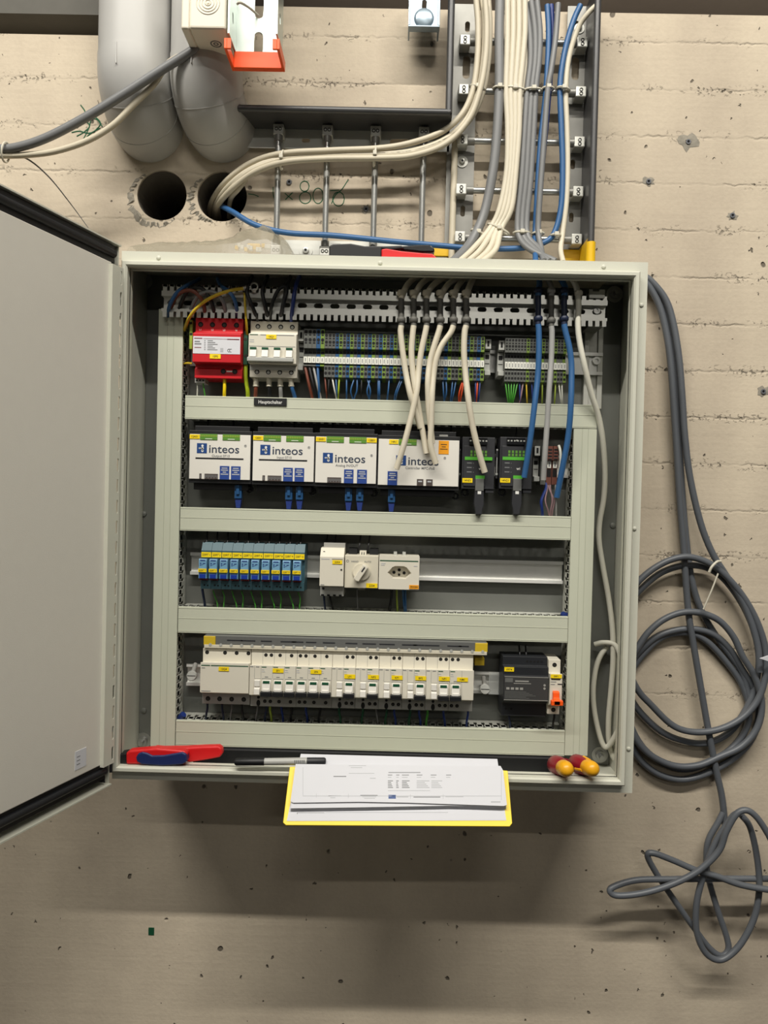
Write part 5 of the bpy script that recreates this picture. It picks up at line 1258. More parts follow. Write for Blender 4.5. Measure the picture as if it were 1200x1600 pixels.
# ================================================================== row 4: circuit breakers, power supply
GB = 'circuit breakers of the lowest row'
def rows(px):
    oy = (px-440)*0.0242
    return lambda py, y: ZZ(px, py+oy, y)
def brk(lb, pxa, pxb, layout, txt, tagf, name='circuit_breaker', white=True, toggle='black'):
    """layout: list of ('v'|'p'|'b', width) from left; p pole with toggle, v earth-leakage column, b blank"""
    pm = (pxa+pxb)/2; g = rows(pm)
    x0, x1 = XX(pxa, 1062, NY), XX(pxb, 1062, NY)
    t = thing(name, lb, 'circuit breaker', ((x0+x1)/2, PY, g(1104, SY)), GB)
    a, c = x0+.0002, x1-.0002
    MB().prof_x([(SY, g(1016, SY)), (SY, g(1040, SY)), (NY, g(1040.5, NY)), (NY, g(1087, NY)), (SY, g(1088, SY)), (.093, g(1088, SY)), (.093, g(1016, SY))], a, c).build('housing', 'white_plastic', t, bev=.0003, seg=1)
    MB().box(a, c, SY-.001, .093, g(1104, SY), g(1088.2, SY)).build('lower_terminal', 'grey_plastic', t, bev=.0004, seg=1)
    tot = sum(w for _, w in layout); u = x0; sm = MB(); pr = MB()
    first_p = True
    for kind, w in layout:
        wd = (x1-x0)*w/tot; xa, xb = u, u+wd; u += wd; xm = (xa+xb)/2
        if kind == 'p':
            rk = MB().prof_x([(NY, g(1063, NY)), (NY-.004, g(1065.5, NY)), (NY-.0065, g(1079.5, NY)), (NY, g(1080, NY))], xm-.0062, xm+.0062).build('rocker', 'white_bright', t, bev=.0004, seg=1)
            MB().box(xm-.0050, xm+.0050, NY-.0050, NY-.0012, g(1067.3, NY), g(1064, NY)).build('green_window', 'green_dark', rk)
            MB().box(xm-.0048, xm+.0048, NY-.0075, NY-.003, g(1079.8, NY), g(1075.5, NY)).build('rocker_tip', 'white_bright', rk, bev=.0006, seg=1)
            if wd < .019 or True:
                MB().box(xa+.0006, xb-.0006, NY-.008, NY+.001, g(1087.5, NY), g(1080, NY)).build('toggle', toggle, t, bev=.0006, seg=1)
            ps = [(xm-.0042, 0), (xm+.0042, 0)] if (first_p or wd < .0165) else [(xm, 0)]
            screws(sm, [(p, g(1024, SY)) for p, _ in ps], SY, .0027); screws(sm, [(p, g(1096, SY)) for p, _ in ps], SY-.001, .0027)
            first_p = False
            pr.box(xa+.0012, xb-.0012, NY-.0003, NY, g(1061.4, NY), g(1060.8, NY)); pr.box(xm-.005, xm+.0, SY-.0013, SY-.001, g(1090.6, SY), g(1090, SY))
            pr.box(xa+.001, xa+.008, NY-.0003, NY, g(1043.6, NY), g(1042.4, NY), 1); pr.box(xa+.001, xa+.005, NY-.0003, NY, g(1047.6, NY), g(1046.6, NY), 2); pr.box(xa+.001, xa+.006, NY-.0003, NY, g(1050.6, NY), g(1049.8, NY), 2)
            pr.box(xa-.0001, xa+.0002, NY-.0002, NY, g(1061, NY), g(1041, NY))
            pr.box(xm-.003, xm+.002, NY-.0003, NY, g(1058.8, NY), g(1057.8, NY)); pr.box(xa-.0001, xa+.0002, SY-.0002, SY, g(1039, SY), g(1017, SY))
        elif kind == 'v':
            bt = MB().box(xm-.0008, xm+.0078, NY-.003, NY+.001, g(1073, NY), g(1063, NY)).build('test_button', 'white_bright', t, bev=.0007, seg=1)
            MB().prof_x([(NY, g(1074, NY)), (NY-.005, g(1076, NY)), (NY-.006, g(1085, NY)), (NY, g(1087, NY))], xm-.0008, xm+.0078).build('reset_lever', 'white_bright', t, bev=.0004, seg=1)
            pr.box(xm-.0012, xm-.0009, NY-.0002, NY, g(1061, NY), g(1041, NY)); pr.box(xm+.001, xm+.006, NY-.0003, NY, g(1043.4, NY), g(1042.4, NY)); pr.box(xa+.0006, xm-.003, NY-.0003, NY, g(1043.2, NY), g(1042.2, NY)); pr.box(xm-.001, xb, NY-.0002, NY, g(1061.6, NY), g(1061.2, NY))
            sm.disc((xm+.0035, g(1090, SY)), .0022, SY-.001, 0, 10); sm.disc((xm+.0035, g(1099, SY)), .003, SY-.001, 0, 10, .0003, .005)
        else:
            pr.box(xa-.0001, xa+.0002, NY-.0002, NY, g(1086, NY), g(1041, NY))
    if sm.v: sm.build('wire_opening', ['dark_hole', 'screw_dark'], t, kind='stuff')
    flush_screws(t)
    pr.build('printing', ['ink_grey', 'green_dark', 'ink_pale'], t, kind='stuff')
    if txt:
        xt = lerp(x0, x1, tagf[0]); yellow_tag(t, xt, xt+tagf[1], g(tagf[3], NY), g(tagf[2], NY), NY-.0005, txt)
    return t
# wide contactor / surge unit at the left
g = rows(352); x0, x1 = XX(312.5, 1058, NY), XX(389, 1058, NY)
t = thing('distribution_unit', 'widest plain white modular unit at the left of the lowest row', 'contactor', ((x0+x1)/2, PY, g(1104, SY)))
MB().prof_x([(SY, g(1016, SY)), (SY, g(1037, SY)), (NY, g(1038, NY)), (NY, g(1085, NY)), (SY, g(1086, SY)), (.093, g(1086, SY)), (.093, g(1016, SY))], x0+.0002, x1-.0002).build('housing', 'white_plastic', t, bev=.0006)
MB().box(x0+.0008, x1-.0004, SY-.001, .093, g(1102, SY), g(1086.2, SY)).build('lower_terminal', 'grey_plastic', t, bev=.0005)
m = MB(); screws(m, [(lerp(x0, x1, f), g(1022, SY)) for f in (.09, .46, .70, .945)], SY, .0030); screws(m, [(lerp(x0, x1, f), g(1094, SY)) for f in (.13, .37, .62, .87)], SY-.001, .0036); flush_screws(t)
m = MB().box(lerp(x0, x1, .22), lerp(x0, x1, .98), NY-.0003, NY, g(1043.2, NY), g(1041.8, NY), 1); m.box(lerp(x0, x1, .02), lerp(x0, x1, .2), NY-.0003, NY, g(1043.2, NY), g(1041.8, NY), 1); m.box(lerp(x0, x1, .03), lerp(x0, x1, .1), NY-.0003, NY, g(1047, NY), g(1046, NY)); m.box(lerp(x0, x1, .03), lerp(x0, x1, .22), NY-.0003, NY, g(1083, NY), g(1082, NY)); m.build('printing', ['ink_grey', 'green_dark'], t, kind='stuff')
yellow_tag(t, lerp(x0, x1, .38), lerp(x0, x1, .59), g(1050.5, NY), g(1044, NY), NY-.0005, '12Q4')
tw = .0125
brk('three-pole circuit breaker with test column, next to the plain white unit', 389.5, 462, [('v', 1), ('p', 1), ('p', 1), ('p', 1)], '2F1', (.50, .0165, 1044.5, 1051))
brk('three-pole circuit breaker without test column, fourth device of the lowest row', 462, 518, [('p', 1), ('p', 1), ('p', 1)], '2F4', (.41, .0165, 1045, 1051.5))
tx = ['LF1', 'NF2', 'KP1', 'BP2', 'NP1']; od = ['first', 'second', 'third', 'fourth', 'fifth']
for i in range(5):
    a = 518+i*36.9
    brk(f'{od[i]} single-pole circuit breaker with test column, from the left', a, a+36.9, [('v', 1), ('p', 1.03)], tx[i], (.54, .0165, 1051, 1057.5))
brk('two-module circuit breaker at the right end of the breaker row', 702.5, 740.5, [('p', 1), ('b', 1)], 'NM1', (.30, .0165, 1051.5, 1058))
# busbar above the breakers
g = rows(540); x0, x1 = XX(319, 1010, .045), XX(761, 1010, .045)
t = thing('busbar', 'grey busbar comb with yellow end caps along the top of the breakers', 'busbar', ((x0+x1)/2, .06, g(1016, .045)))
MB().box(x0, x1, .046, .075, g(1010, .045), g(996, .045)).build('bar_housing', 'mid_grey', t, bev=.0008)
MB().box(x0, x1, .044, .049, g(1015.5, .045), g(1010.2, .045)).build('comb_edge', 'beige_plastic', t, bev=.0005)
m = MB(); n = 27
for k in range(n): xx = lerp(x0, x1, (k+.6)/n); m.disc((xx, g(1010.5, .0435)), .0024, .044, 0, 8, .0006)
m.build('comb_tooth', 'pale_grey', t, kind='stuff')
m = MB()
for k in (.08, .13, .2, .27, .31, .36, .42, .5, .56, .62, .7, .74, .78, .86, .9): m.box(lerp(x0, x1, k), lerp(x0, x1, k)+.012*(1+(k*37 % 1)), .0457, .046, g(1003.8, .045), g(1002, .045))
m.build('printing', 'charcoal', t, kind='stuff')
for xa, xb in ((x0-.001, x0+.017), (x1-.018, x1+.001)): MB().box(xa, xb, .0445, .0755, g(1011, .045), g(997, .045)).build('end_cap', 'yellow_dull', t, bev=.0008)
tag(MB().box(XX(742, 1033, .06), XX(757, 1033, .06), .06, .078, ZZ(750, 1040, .06), ZZ(750, 1028, .06)).build('yellow_stopper', 'yellow_dull', None, bev=.0008), 'separate yellow stopper below the right end of the busbar', 'stopper')
# clear covers and plastic screws on the empty rail ends
for px, py, lb in [(300, 1056, 'grey plastic screw on the rail left of the breakers'), (757.5, 1077, 'grey plastic screw on the rail right of the breakers')]:
    c = P(px, py, .072)
    t = thing('rail_screw', lb, 'screw', (c.x, .09, c.z), 'plastic screws on the lowest rail')
    MB().lathe((c.x, .092, c.z+.014), (0, -1, -.65), [(0, .0035), (.018, .0035)], 12).build('shaft', 'grey_plastic', t)
    hd = MB().lathe((c.x, .074, c.z), (0, -1, .15), [(0, .0078), (.005, .0078), (.006, .007)], 20).build('head', 'pale_grey', t)
    MB().box(c.x-.0064, c.x+.0064, .0674, .0678, c.z-.0002+.001, c.z+.0016).build('slot', 'charcoal', hd)
x0, x1, z0, z1 = R4(764, 1050, 786, 1085, .088)
tag(MB().box(x0, x1, .086, .0885, z0, z1).build('clear_cover', 'clear_plastic'), 'clear plastic cover on the rail beside the power supply', 'cover')
# power supply
pm = 822; g = lambda py, y=.04: ZZ(822, py, y); x0, x1 = XX(787, 1066, .04), XX(858, 1066, .04)
t = thing('power_supply', 'black modular power supply with a printed type panel', 'power supply', ((x0+x1)/2, PY, g(1118)))
MB().prof_x([(.056, g(1026, .056)), (.056, g(1040, .056)), (.046, g(1042, .046)), (.046, g(1056, .046)), (.04, g(1057)), (.04, g(1095)), (.056, g(1099, .056)), (.056, g(1119, .056)), (.093, g(1119, .056)), (.093, g(1026, .056))], x0, x1).build('housing', 'psu_black', t, bev=.0006)
pn = MB().box(x0+.001, x1-.001, .0395, .04, g(1094), g(1057.5)).build('type_panel', 'psu_panel', t)
m = MB().box(lerp(x0, x1, .03), lerp(x0, x1, .20), .0392, .0395, g(1066.5), g(1060), 1)
m.box(lerp(x0, x1, .25), lerp(x0, x1, .55), .0392, .0395, g(1065.5), g(1063.5), 0); m.box(lerp(x0, x1, .22), lerp(x0, x1, .6), .0392, .0395, g(1068.6), g(1067.6), 0)
for k in range(6): m.box(lerp(x0, x1, .03), lerp(x0, x1, .5+.07*((k*5) % 4)), .0392, .0395, g(1081.5+2*k), g(1080.8+2*k), 1)
for k in range(4): m.box(lerp(x0, x1, .06+.1*k), lerp(x0, x1, .13+.1*k), .0392, .0395, g(1078), g(1074.5), 0)
for k in range(2): m.disc((lerp(x0, x1, .9), g(1070+5*k)), .0018, .0395, 0, 10, .0003)
m.box(x0+.001, x1-.001, .0390, .0395, g(1058.3), g(1057.5), 0); m.box(x0+.001, x1-.001, .0390, .0395, g(1094.4), g(1093.6), 0)
m.build('printing', ['grey_plastic', 'mid_grey'], pn, kind='stuff')
m = MB()
for k in range(5): m.disc((lerp(x0, x1, .55+.08*k), g(1033, .056)), .0016, .056, 0, 8)
for k in range(2): m.disc((lerp(x0, x1, .1+.12*k), g(1108, .056)), .0018, .056, 0, 8)
m.build('terminal_hole', 'dark_hole', t, kind='stuff')
yellow_tag(t, XX(788, 1046, .046), XX(803, 1046, .046), ZZ(795, 1049, .046), ZZ(795, 1042.5, .046), .0457, '09T4', 'yellow')
# miniature breaker with orange toggle
g = lambda py, y=NY: ZZ(868, py, y); x0, x1 = XX(859.5, 1065, NY), XX(878.5, 1065, NY)
t = thing('circuit_breaker', 'slim white circuit breaker with an orange toggle beside the power supply', 'circuit breaker', ((x0+x1)/2, PY, g(1116, SY)))
MB().prof_x([(SY, g(1031, SY)), (SY, g(1052, SY)), (NY, g(1053)), (NY, g(1101)), (SY, g(1102, SY)), (SY, g(1116, SY)), (.093, g(1116, SY)), (.093, g(1031, SY))], x0, x1).build('housing', 'white_plastic', t, bev=.0006)
m = MB(); screws(m, [((x0+x1)/2, g(1039, SY)), ((x0+x1)/2, g(1109, SY))], SY, .0034); flush_screws(t)
m = MB().box(x0+.001, lerp(x0, x1, .5), NY-.0003, NY, g(1066), g(1065)); m.box(x0+.001, lerp(x0, x1, .4), NY-.0003, NY, g(1070), g(1069)); m.box(lerp(x0, x1, .62), x1, NY-.0003, NY, g(1069.8), g(1068.2), 1); m.build('printing', ['ink_grey', 'charcoal'], t, kind='stuff')
yellow_tag(t, x0+.0004, x1-.001, g(1059.5), g(1053.5), NY-.0004, '09F1')
MB().box(x0+.0016, x1-.0030, NY-.0003, NY, g(1062.5), g(1060)).build('printing', 'ink', t, kind='stuff')
MB().prof_x([(NY, g(1079)), (NY-.005, g(1081)), (NY-.006, g(1089)), (NY-.012, g(1092)), (NY-.012, g(1099)), (NY, g(1100))], lerp(x0, x1, .22), lerp(x0, x1, .75)).box(lerp(x0, x1, .02), lerp(x0, x1, .98), NY-.012, NY-.004, g(1099.5), g(1092)).build('toggle', 'orange', t, bev=.0008)
# wires below row 4
for i, (px, mat, lb) in enumerate([(324, 'navy_sleeve', 'dark blue wire below the plain white unit'), (347, 'navy_sleeve', 'second dark blue wire below the plain white unit'), (362, 'grey_cable', 'grey wire below the plain white unit'), (378, 'black', 'black wire below the plain white unit'), (402, 'grey_cable', 'thin grey wire below the first test column'), (422, 'yellow_green', 'yellow-green wire below the first three-pole breaker'), (416, 'navy_sleeve', 'dark blue wire below the first three-pole breaker'), (440, 'deep_blue', 'blue wire below the first three-pole breaker'), (456, 'black', 'black wire below the first three-pole breaker'), (478, 'deep_blue', 'blue wire below the second three-pole breaker'), (500, 'black', 'black wire below the second three-pole breaker'),
        (530, 'green_dark', 'dark green wire below the first single-pole breaker'), (567, 'green_dark', 'dark green wire below the second single-pole breaker'), (588, 'grey_cable', 'grey wire below the second single-pole breaker'), (604, 'green_dark', 'dark green wire below the third single-pole breaker'), (616, 'deep_blue', 'blue wire below the third single-pole breaker'), (641, 'green_dark', 'dark green wire below the fourth single-pole breaker'), (655, 'deep_blue', 'blue wire below the fourth single-pole breaker'), (668, 'green_wire', 'light green wire below the fifth single-pole breaker'), (693, 'deep_blue', 'blue wire below the fifth single-pole breaker'), (731, 'deep_blue', 'blue wire below the right-end breaker'), (795, 'navy_sleeve', 'dark blue wire below the power supply'), (866, 'black', 'black wire below the orange-toggle breaker')]):
    oy = (px-440)*.0242
    wire([(px, 1100+oy, .066), (px, 1110+oy, .064), (px+(2 if i % 2 else -2), 1122+oy, .066), (px+(2 if i % 2 else -2), 1138+oy, .076)], mat, lb, .0017 if mat != 'grey_cable' else .0011, 'wires below the lowest row')
for px in (327, 353, 369, 387):
    oy = (px-440)*.0242; a = P(px, 1099+oy, .064); b = P(px, 1110+oy, .064)
for i, px in enumerate((812, 822)):
    wire([(px, 1030, .07), (px, 1022, .068), (px-1, 1008, .08)], 'black', ['left', 'right'][i]+' black wire rising from the power supply', .0013, 'wires above the power supply')
# ================================================================== cables dangling inside the cabinet
def dangling(lb, top, rail, low, mat, r, sleeve, knob_top=True, grp='cables clamped to the slotted rail'):
    """top: path above the rail; rail: (px, y_top, y_bottom) stripped part; low: path below it"""
    px, ya, yb = rail
    t = thing('control_cable', lb, 'cable', P(*low[-1]), grp)
    MB().tube(spline([P(*p) for p in top]+[P(px, ya, .031)], 7), r, 12).build('upper_sheath', mat, t)
    MB().tube([P(px, ya-1, .031), P(px, (ya+yb)/2, .031), P(px, yb+1, .031)], r*0.98, 12).build('stripped_shield', sleeve, t)
    lo_ = MB().tube(spline([P(px, yb, .031)]+[P(*p) for p in low], 7), r, 12).build('lower_sheath', mat, t)
    e = P(*low[-1]); e0 = P(*low[-2]); d = (e-e0).normalized()
    MB().cyl(e+d*.0001, e+d*.0005, r*.68, 10).build('cut_end', 'mid_grey', lo_)
    for yy, mm in ((ya-9, mat if knob_top else sleeve), (yb-9, sleeve)):
        c = P(px, yy, .031)
        MB().lathe((c.x, .031, c.z-.004), (0, 0, 1), [(0, r*1.15), (.002, r*1.5), (.006, r*1.5), (.008, r*1.15)], 14).build('clamp_collar', mm, t, bev=0)
    return t
cr = .0044
dangling('leftmost cream cable at the clamp rail, ending above the widest controller', [(672, 428, 0.057), (655, 431, 0.042), (640, 441, 0.035), (631, 455, 0.032)], (627, 467, 509), [(626, 520, 0.031), (629, 548, 0.031), (634, 582, 0.031), (641, 616, 0.0263), (650, 645, 0.0319), (657, 669, 0.036)], 'cream_white', cr, 'shield_grey')
dangling('second cream cable from the left at the clamp rail', [(694, 428, 0.057), (676, 431, 0.042), (660, 442, 0.033), (650, 456, 0.031)], (646.5, 467, 509), [(645, 520, 0.031), (643, 550, 0.031), (645, 580, 0.031), (650, 615, 0.0289), (656, 650, 0.0344), (662, 683, 0.038), (666.5, 709, 0.037)], 'cream_white', cr, 'shield_grey')
dangling('third cream cable at the clamp rail, its end reaching lowest left over the logo', [(716, 428, 0.057), (700, 431, 0.042), (680, 443, 0.033), (669, 456, 0.031)], (666.5, 467, 509), [(664.5, 520, 0.031), (658, 550, 0.031), (654, 580, 0.031), (651, 612, 0.026), (644, 645, 0.026), (632, 692, 0.026), (619.5, 733, 0.03)], 'cream_white', cr, 'shield_grey')
dangling('fourth cream cable from the left at the clamp rail', [(742, 429, 0.057), (722, 432, 0.042), (703, 442, 0.033), (692, 456, 0.031)], (688, 467, 509), [(685, 520, 0.031), (677, 545, 0.031), (671, 570, 0.031), (668.5, 600, 0.0266), (670, 640, 0.0294), (673, 668, 0.032), (675.5, 693, 0.033)], 'cream_white', cr, 'shield_grey')
dangling('fifth cream cable at the clamp rail, bent at its lower end', [(727, 430, 0.057), (721, 440, 0.043), (714, 450, 0.033)], (708.5, 467, 509), [(704, 520, 0.031), (690, 540, 0.031), (682, 560, 0.031), (677.5, 585, 0.031), (675, 620, 0.026), (674, 660, 0.028), (673, 695, 0.03), (681, 725, 0.033)], 'cream_white', cr, 'shield_grey')
dangling('rightmost cream cable at the clamp rail, ending over the left dark module', [(743, 428, 0.052), (736, 442, 0.039), (731, 454, 0.032)], (728.5, 467, 509), [(726, 520, 0.031), (725, 548, 0.031), (727, 580, 0.031), (732, 625, 0.026), (739, 668, 0.03), (748, 705, 0.034), (757.5, 738, 0.039)], 'cream_white', cr*1.05, 'shield_grey')
dangling('left blue cable at the clamp rail, ending over the right dark module', [(842, 429, 0.047), (843, 442, 0.037), (842, 452, 0.032)], (841, 463, 507), [(842, 520, 0.031), (842, 552, 0.031), (840, 590, 0.031), (835, 635, 0.0271), (828, 690, 0.03), (819, 746, 0.038)], 'blue_cable', cr, 'navy_sleeve', False)
dangling('light grey cable between the two blue ones at the clamp rail', [(853, 429, 0.047), (859, 442, 0.037), (862, 452, 0.032)], (861.5, 463, 510), [(862.5, 522, 0.031), (861.5, 560, 0.031), (858, 610, 0.0275), (855, 660, 0.03), (851.5, 710, 0.032), (849, 750, 0.038)], 'light_grey_cable', cr*.95, 'shield_grey')
dangling('right blue cable at the clamp rail, ending beside the right duct', [(866, 429, 0.047), (877, 437, 0.039), (883, 450, 0.033)], (881.5, 463, 507), [(883.5, 518, 0.031), (890, 545, 0.031), (893, 575, 0.031), (892, 630, 0.0266), (888, 680, 0.032), (880, 725, 0.038), (870, 777, 0.05)], 'blue_cable', cr*1.02, 'navy_sleeve', False)
W3 = 'cream cables down the right side of the cabinet'
cable('sheathed_cable', 'long cream cable from the clamp rail down the right side of the cabinet', [(890, 430, .05), (897, 441, .03), (902, 455, .031), (904, 475, .03), (903, 505, .03), (905, 530, .03), (913, 570, .03), (924, 615, .04), (935, 650, .05), (942, 690, .06), (945, 740, .075), (943, 780, .085), (937, 815, .09), (936, 845, .09), (942, 885, .09), (951, 935, .09), (957, 985, .088), (958, 1030, .086), (955, 1075, .086), (951, 1120, .088), (951, 1155, .09), (957, 1180, .09), (967, 1194, .09)], .0043, 'pale_cable', W3)
cable('sheathed_cable', 'cream cable looping at the lower right corner of the cabinet', [(929, 1007, .095), (942, 1004, .09), (958, 1006, .085), (966, 1016, .08), (971, 1034, .075), (976, 1060, .07), (978, 1095, .068), (972, 1125, .07), (962, 1148, .075), (950, 1166, .082), (942, 1163, .085), (934, 1138, .088), (928, 1105, .09), (927, 1075, .09), (931, 1045, .092), (938, 1025, .094), (949, 1010, .096)], .0041, 'pale_cable', W3)
for px, py, yy, lb in [(904, 458, .030, 'pale tie collar on the cream cable at the right end of the clamp rail')]:
    c = P(px, py, yy); tag(MB().lathe((c.x, yy, c.z-.004), (0, 0, 1), [(0, .0046), (.002, .0062), (.006, .0062), (.008, .0046)], 14).build('cable_tie', 'tie'), lb, 'cable tie')

# ================================================================== slack grey cable right of the cabinet
SG = 'slack grey cable right of the cabinet'; sr = .0054
def cc(pts, ox, oy, k=3.81): return [(x/k+ox, y/k+oy) for x, y in pts]
def loop(lb, pts, y0, y1=None, r=sr, closed=False, per=7):
    n = len(pts); y1 = y0 if y1 is None else y1
    pp = [P(x, y, y0+(y1-y0)*i/(n-1)) for i, (x, y) in enumerate(pts)]
    if closed: pp.append(pp[0])
    return cable('slack_cable', lb, pp, r, 'slate_cable', SG, 12, per)
loop('left grey cable dropping from behind the cabinet beside the coil', [(1000, 436), (1014, 448), (1030, 478), (1041, 520), (1048, 570), (1053, 640), (1057, 700), (1062, 780), (1067, 840), (1071, 900), (1076, 960), (1084, 1010), (1096, 1080), (1108, 1148), (1120, 1208), (1128, 1245), (1133, 1290)], .150, .150)
loop('middle grey cable dropping from behind the cabinet into the coil', [(1000, 430), (1017, 444), (1036, 474), (1048, 520), (1055, 580), (1060, 660), (1064, 740), (1070, 820), (1078, 890), (1087, 930), (1100, 962), (1120, 995), (1142, 1025), (1160, 1052), (1170, 1090)], .160, .160)
loop('right grey cable swinging out from behind the cabinet to the top of the coil', [(1000, 428), (1018, 440), (1040, 468), (1052, 505), (1061, 560), (1066, 620), (1070, 680), (1078, 745), (1094, 815), (1112, 862), (1132, 895), (1155, 930), (1172, 968), (1184, 1010), (1187, 1050)], .152, .140)
loop('outer turn of the slack cable coil', [(985, 925), (1000, 906), (1022, 888), (1047, 875), (1073, 870), (1099, 876), (1120, 888), (1142, 908), (1165, 938), (1183, 972), (1195, 1010), (1197, 1048), (1188, 1085), (1172, 1110), (1150, 1128), (1122, 1140), (1092, 1144), (1065, 1140), (1044, 1128), (1018, 1102), (998, 1080), (984, 1050), (975, 1000), (977, 950)], .138, .146, closed=True)
loop('second turn of the slack cable coil, just inside the outer one', [(982, 945), (997, 925), (1028, 898), (1060, 885), (1092, 884), (1118, 894), (1140, 915), (1163, 950), (1180, 992), (1186, 1035), (1178, 1078), (1162, 1115), (1137, 1146), (1103, 1161), (1066, 1157), (1032, 1142), (1000, 1112), (984, 1085), (972, 1040), (972, 985)], .152, .160, closed=True)
loop('third turn of the slack cable coil, crossing its middle', [(980, 1035), (996, 1012), (1013, 988), (1037, 968), (1066, 957), (1096, 958), (1124, 970), (1146, 995), (1160, 1025), (1178, 1055), (1190, 1095), (1184, 1135), (1160, 1165), (1125, 1182), (1090, 1196), (1052, 1196), (1014, 1178), (990, 1150), (974, 1110), (970, 1065)], .142, .150, closed=True)
loop('fourth turn of the slack cable coil, hanging lowest', [(978, 1045), (997, 1020), (1024, 996), (1054, 985), (1086, 983), (1116, 992), (1140, 1014), (1160, 1046), (1178, 1078), (1186, 1115), (1176, 1152), (1150, 1182), (1110, 1206), (1068, 1218), (1030, 1210), (1001, 1188), (984, 1158), (970, 1110), (968, 1070)], .156, .160, closed=True)
loop('fifth turn of the slack cable coil, flat along its bottom', [(980, 1060), (1000, 1028), (1034, 996), (1074, 989), (1104, 1002), (1136, 1036), (1158, 1068), (1170, 1105), (1165, 1140), (1140, 1172), (1105, 1192), (1070, 1202), (1035, 1192), (1005, 1168), (986, 1135), (974, 1095)], .160, .164, closed=True)
cable('cable_tie', 'white cable tie with a long tail at the top of the coil', [(1108, 894, .125), (1112, 886, .124), (1120, 878, .126), (1126, 877, .13)], .0022, 'tie', cat='cable tie')
cable('cable_tie_tail', 'thin pale tie tail hanging inside the coil', [(1122, 896, .13), (1112, 922, .13), (1099, 952, .132)], .0014, 'tie', cat='cable tie')
TX, TY = 920, 1180
loop('knotted loop of slack cable reaching down from the coil', cc([(805, 330), (770, 400), (715, 500), (700, 600), (710, 720), (760, 900), (820, 1080), (830, 1160), (790, 1195), (720, 1150), (620, 1020), (500, 850), (400, 700), (350, 600), (385, 583), (500, 625), (640, 685), (760, 720), (900, 770), (1067, 800), (1180, 805), (1260, 770), (1290, 700)], TX, TY), .15, .10, .0050)
loop('flat loop of slack cable pointing left at the bottom right', cc([(1290, 690), (1240, 722), (1150, 736), (1067, 735), (900, 735), (700, 735), (500, 738), (300, 742), (180, 770), (125, 803), (165, 835), (300, 825), (450, 785), (600, 720), (700, 650), (780, 560), (820, 450), (880, 350), (940, 328), (1000, 370), (1067, 470), (1130, 590), (1210, 660), (1290, 690)], TX, TY), .13, .085, .0050)
loop('egg-shaped loop of slack cable at the bottom right', cc([(905, 352), (960, 430), (1000, 600), (1015, 780), (990, 950), (920, 1100), (840, 1190), (765, 1218), (690, 1170), (642, 1050), (642, 880), (680, 720), (720, 600), (765, 500), (830, 400), (872, 352)], TX, TY), .12, .115, .0050, closed=True)
m = MB().prism([P(1188, 1029, .12), P(1203, 1024, .12), P(1203, 1034, .12)], (0, .003, 0)); tag(m.build('paper_tag', 'paper'), 'white paper tag tip at the right edge of the photo', 'tag')

# ================================================================== things lying on and in the cabinet
# clear bag of small parts on the roof
def bag():
    nx, ny = 26, 10; mb = MB(); x0, x1 = XX(215, 392, .05), XX(462, 392, .05); zt = H2+.0006
    prof = [(0, .014), (.1, .020), (.35, .024), (.5, .026), (.62, .034), (.74, .046), (.82, .052), (.88, .042), (.95, .028), (1, .012)]
    def hh(f):
        for (a, ha), (b, hb) in zip(prof, prof[1:]):
            if f <= b: return ha+(hb-ha)*(f-a)/(b-a)
        return .004
    rnd = random.Random(4); G = []
    for j in range(ny+1):
        row = []
        for i in range(nx+1):
            f = i/nx; s = math.sin(math.pi*j/ny)
            row.append((x0+(x1-x0)*f, .003+.060*j/ny, zt+hh(f)*s**.6*(1+rnd.uniform(-.10, .10))))
        G.append(row)
    for j in range(ny):
        for i in range(nx): mb.quad([G[j][i], G[j][i+1], G[j+1][i+1], G[j+1][i]], sm=True)
    for i in range(nx): mb.quad([G[0][i], (G[0][i][0], .002, zt), (G[0][i+1][0], .002, zt), G[0][i+1]], sm=True)
    t = thing('plastic_bag', 'crumpled clear plastic bag of small parts on the cabinet roof', 'bag', ((x0+x1)/2, .05, zt))
    mb.build('film', 'bag_film', t)
    return t
bg_ = bag()
rnd = random.Random(9)
for k in range(12):
    px = 370+k*4.6+rnd.uniform(-1, 1); c = P(px, 394, .024)
    z = H2+.010+rnd.uniform(0, .007)
    o = MB().box(c.x-.0026, c.x+.0026, .021, .027, z, z+.006).build('plastic_clip', 'white_plastic' if k % 3 else 'yellow_cap', None, bev=.0006)
    tag(o, nthw('c'+str(bool(k % 3)))+(' white' if k % 3 else ' yellow')+' small plastic clip from the left, inside the clear bag', 'clip', 'small plastic clips in the bag')
o = MB().box(XX(386, 390, .035), XX(408, 390, .035), .030, .040, H2+.012, H2+.026).build('plastic_clip', 'yellow_cap', None, bev=.003); tag(o, 'largest yellow plastic piece inside the clear bag', 'clip', 'small plastic clips in the bag')
# stripping tool on the roof
t = thing('stripping_tool', 'black and red hand tool lying on the cabinet roof', 'tool', (XX(600, 395, .03), .03, H2))
def flat(mb, pts, y, th, m=0): mb.prism([P(x, yy, y) for x, yy in pts], (0, th, 0), m)
zr = 404
m = MB(); flat(m, [(514, zr-1), (514, 384), (520, 381), (548, 380), (570, 384), (600, 384), (628, 383), (632, 388), (610, 391), (597, 389), (596, zr)], .018, .022); m.build('jaw_housing', 'black', t, bev=.002)
m = MB(); flat(m, [(596, zr), (596, 389), (604, 388), (628, 392), (660, 395), (676, 396), (682, 402), (683, zr+1)], .016, .024); m.build('lower_handle', 'red_tool', t, bev=.002)
m = MB(); flat(m, [(600, 388), (630, 384), (660, 382), (672, 382), (679, 388), (679, 394), (660, 394), (630, 391)], .022, .022); m.build('upper_handle', 'black_gloss', t, bev=.002)
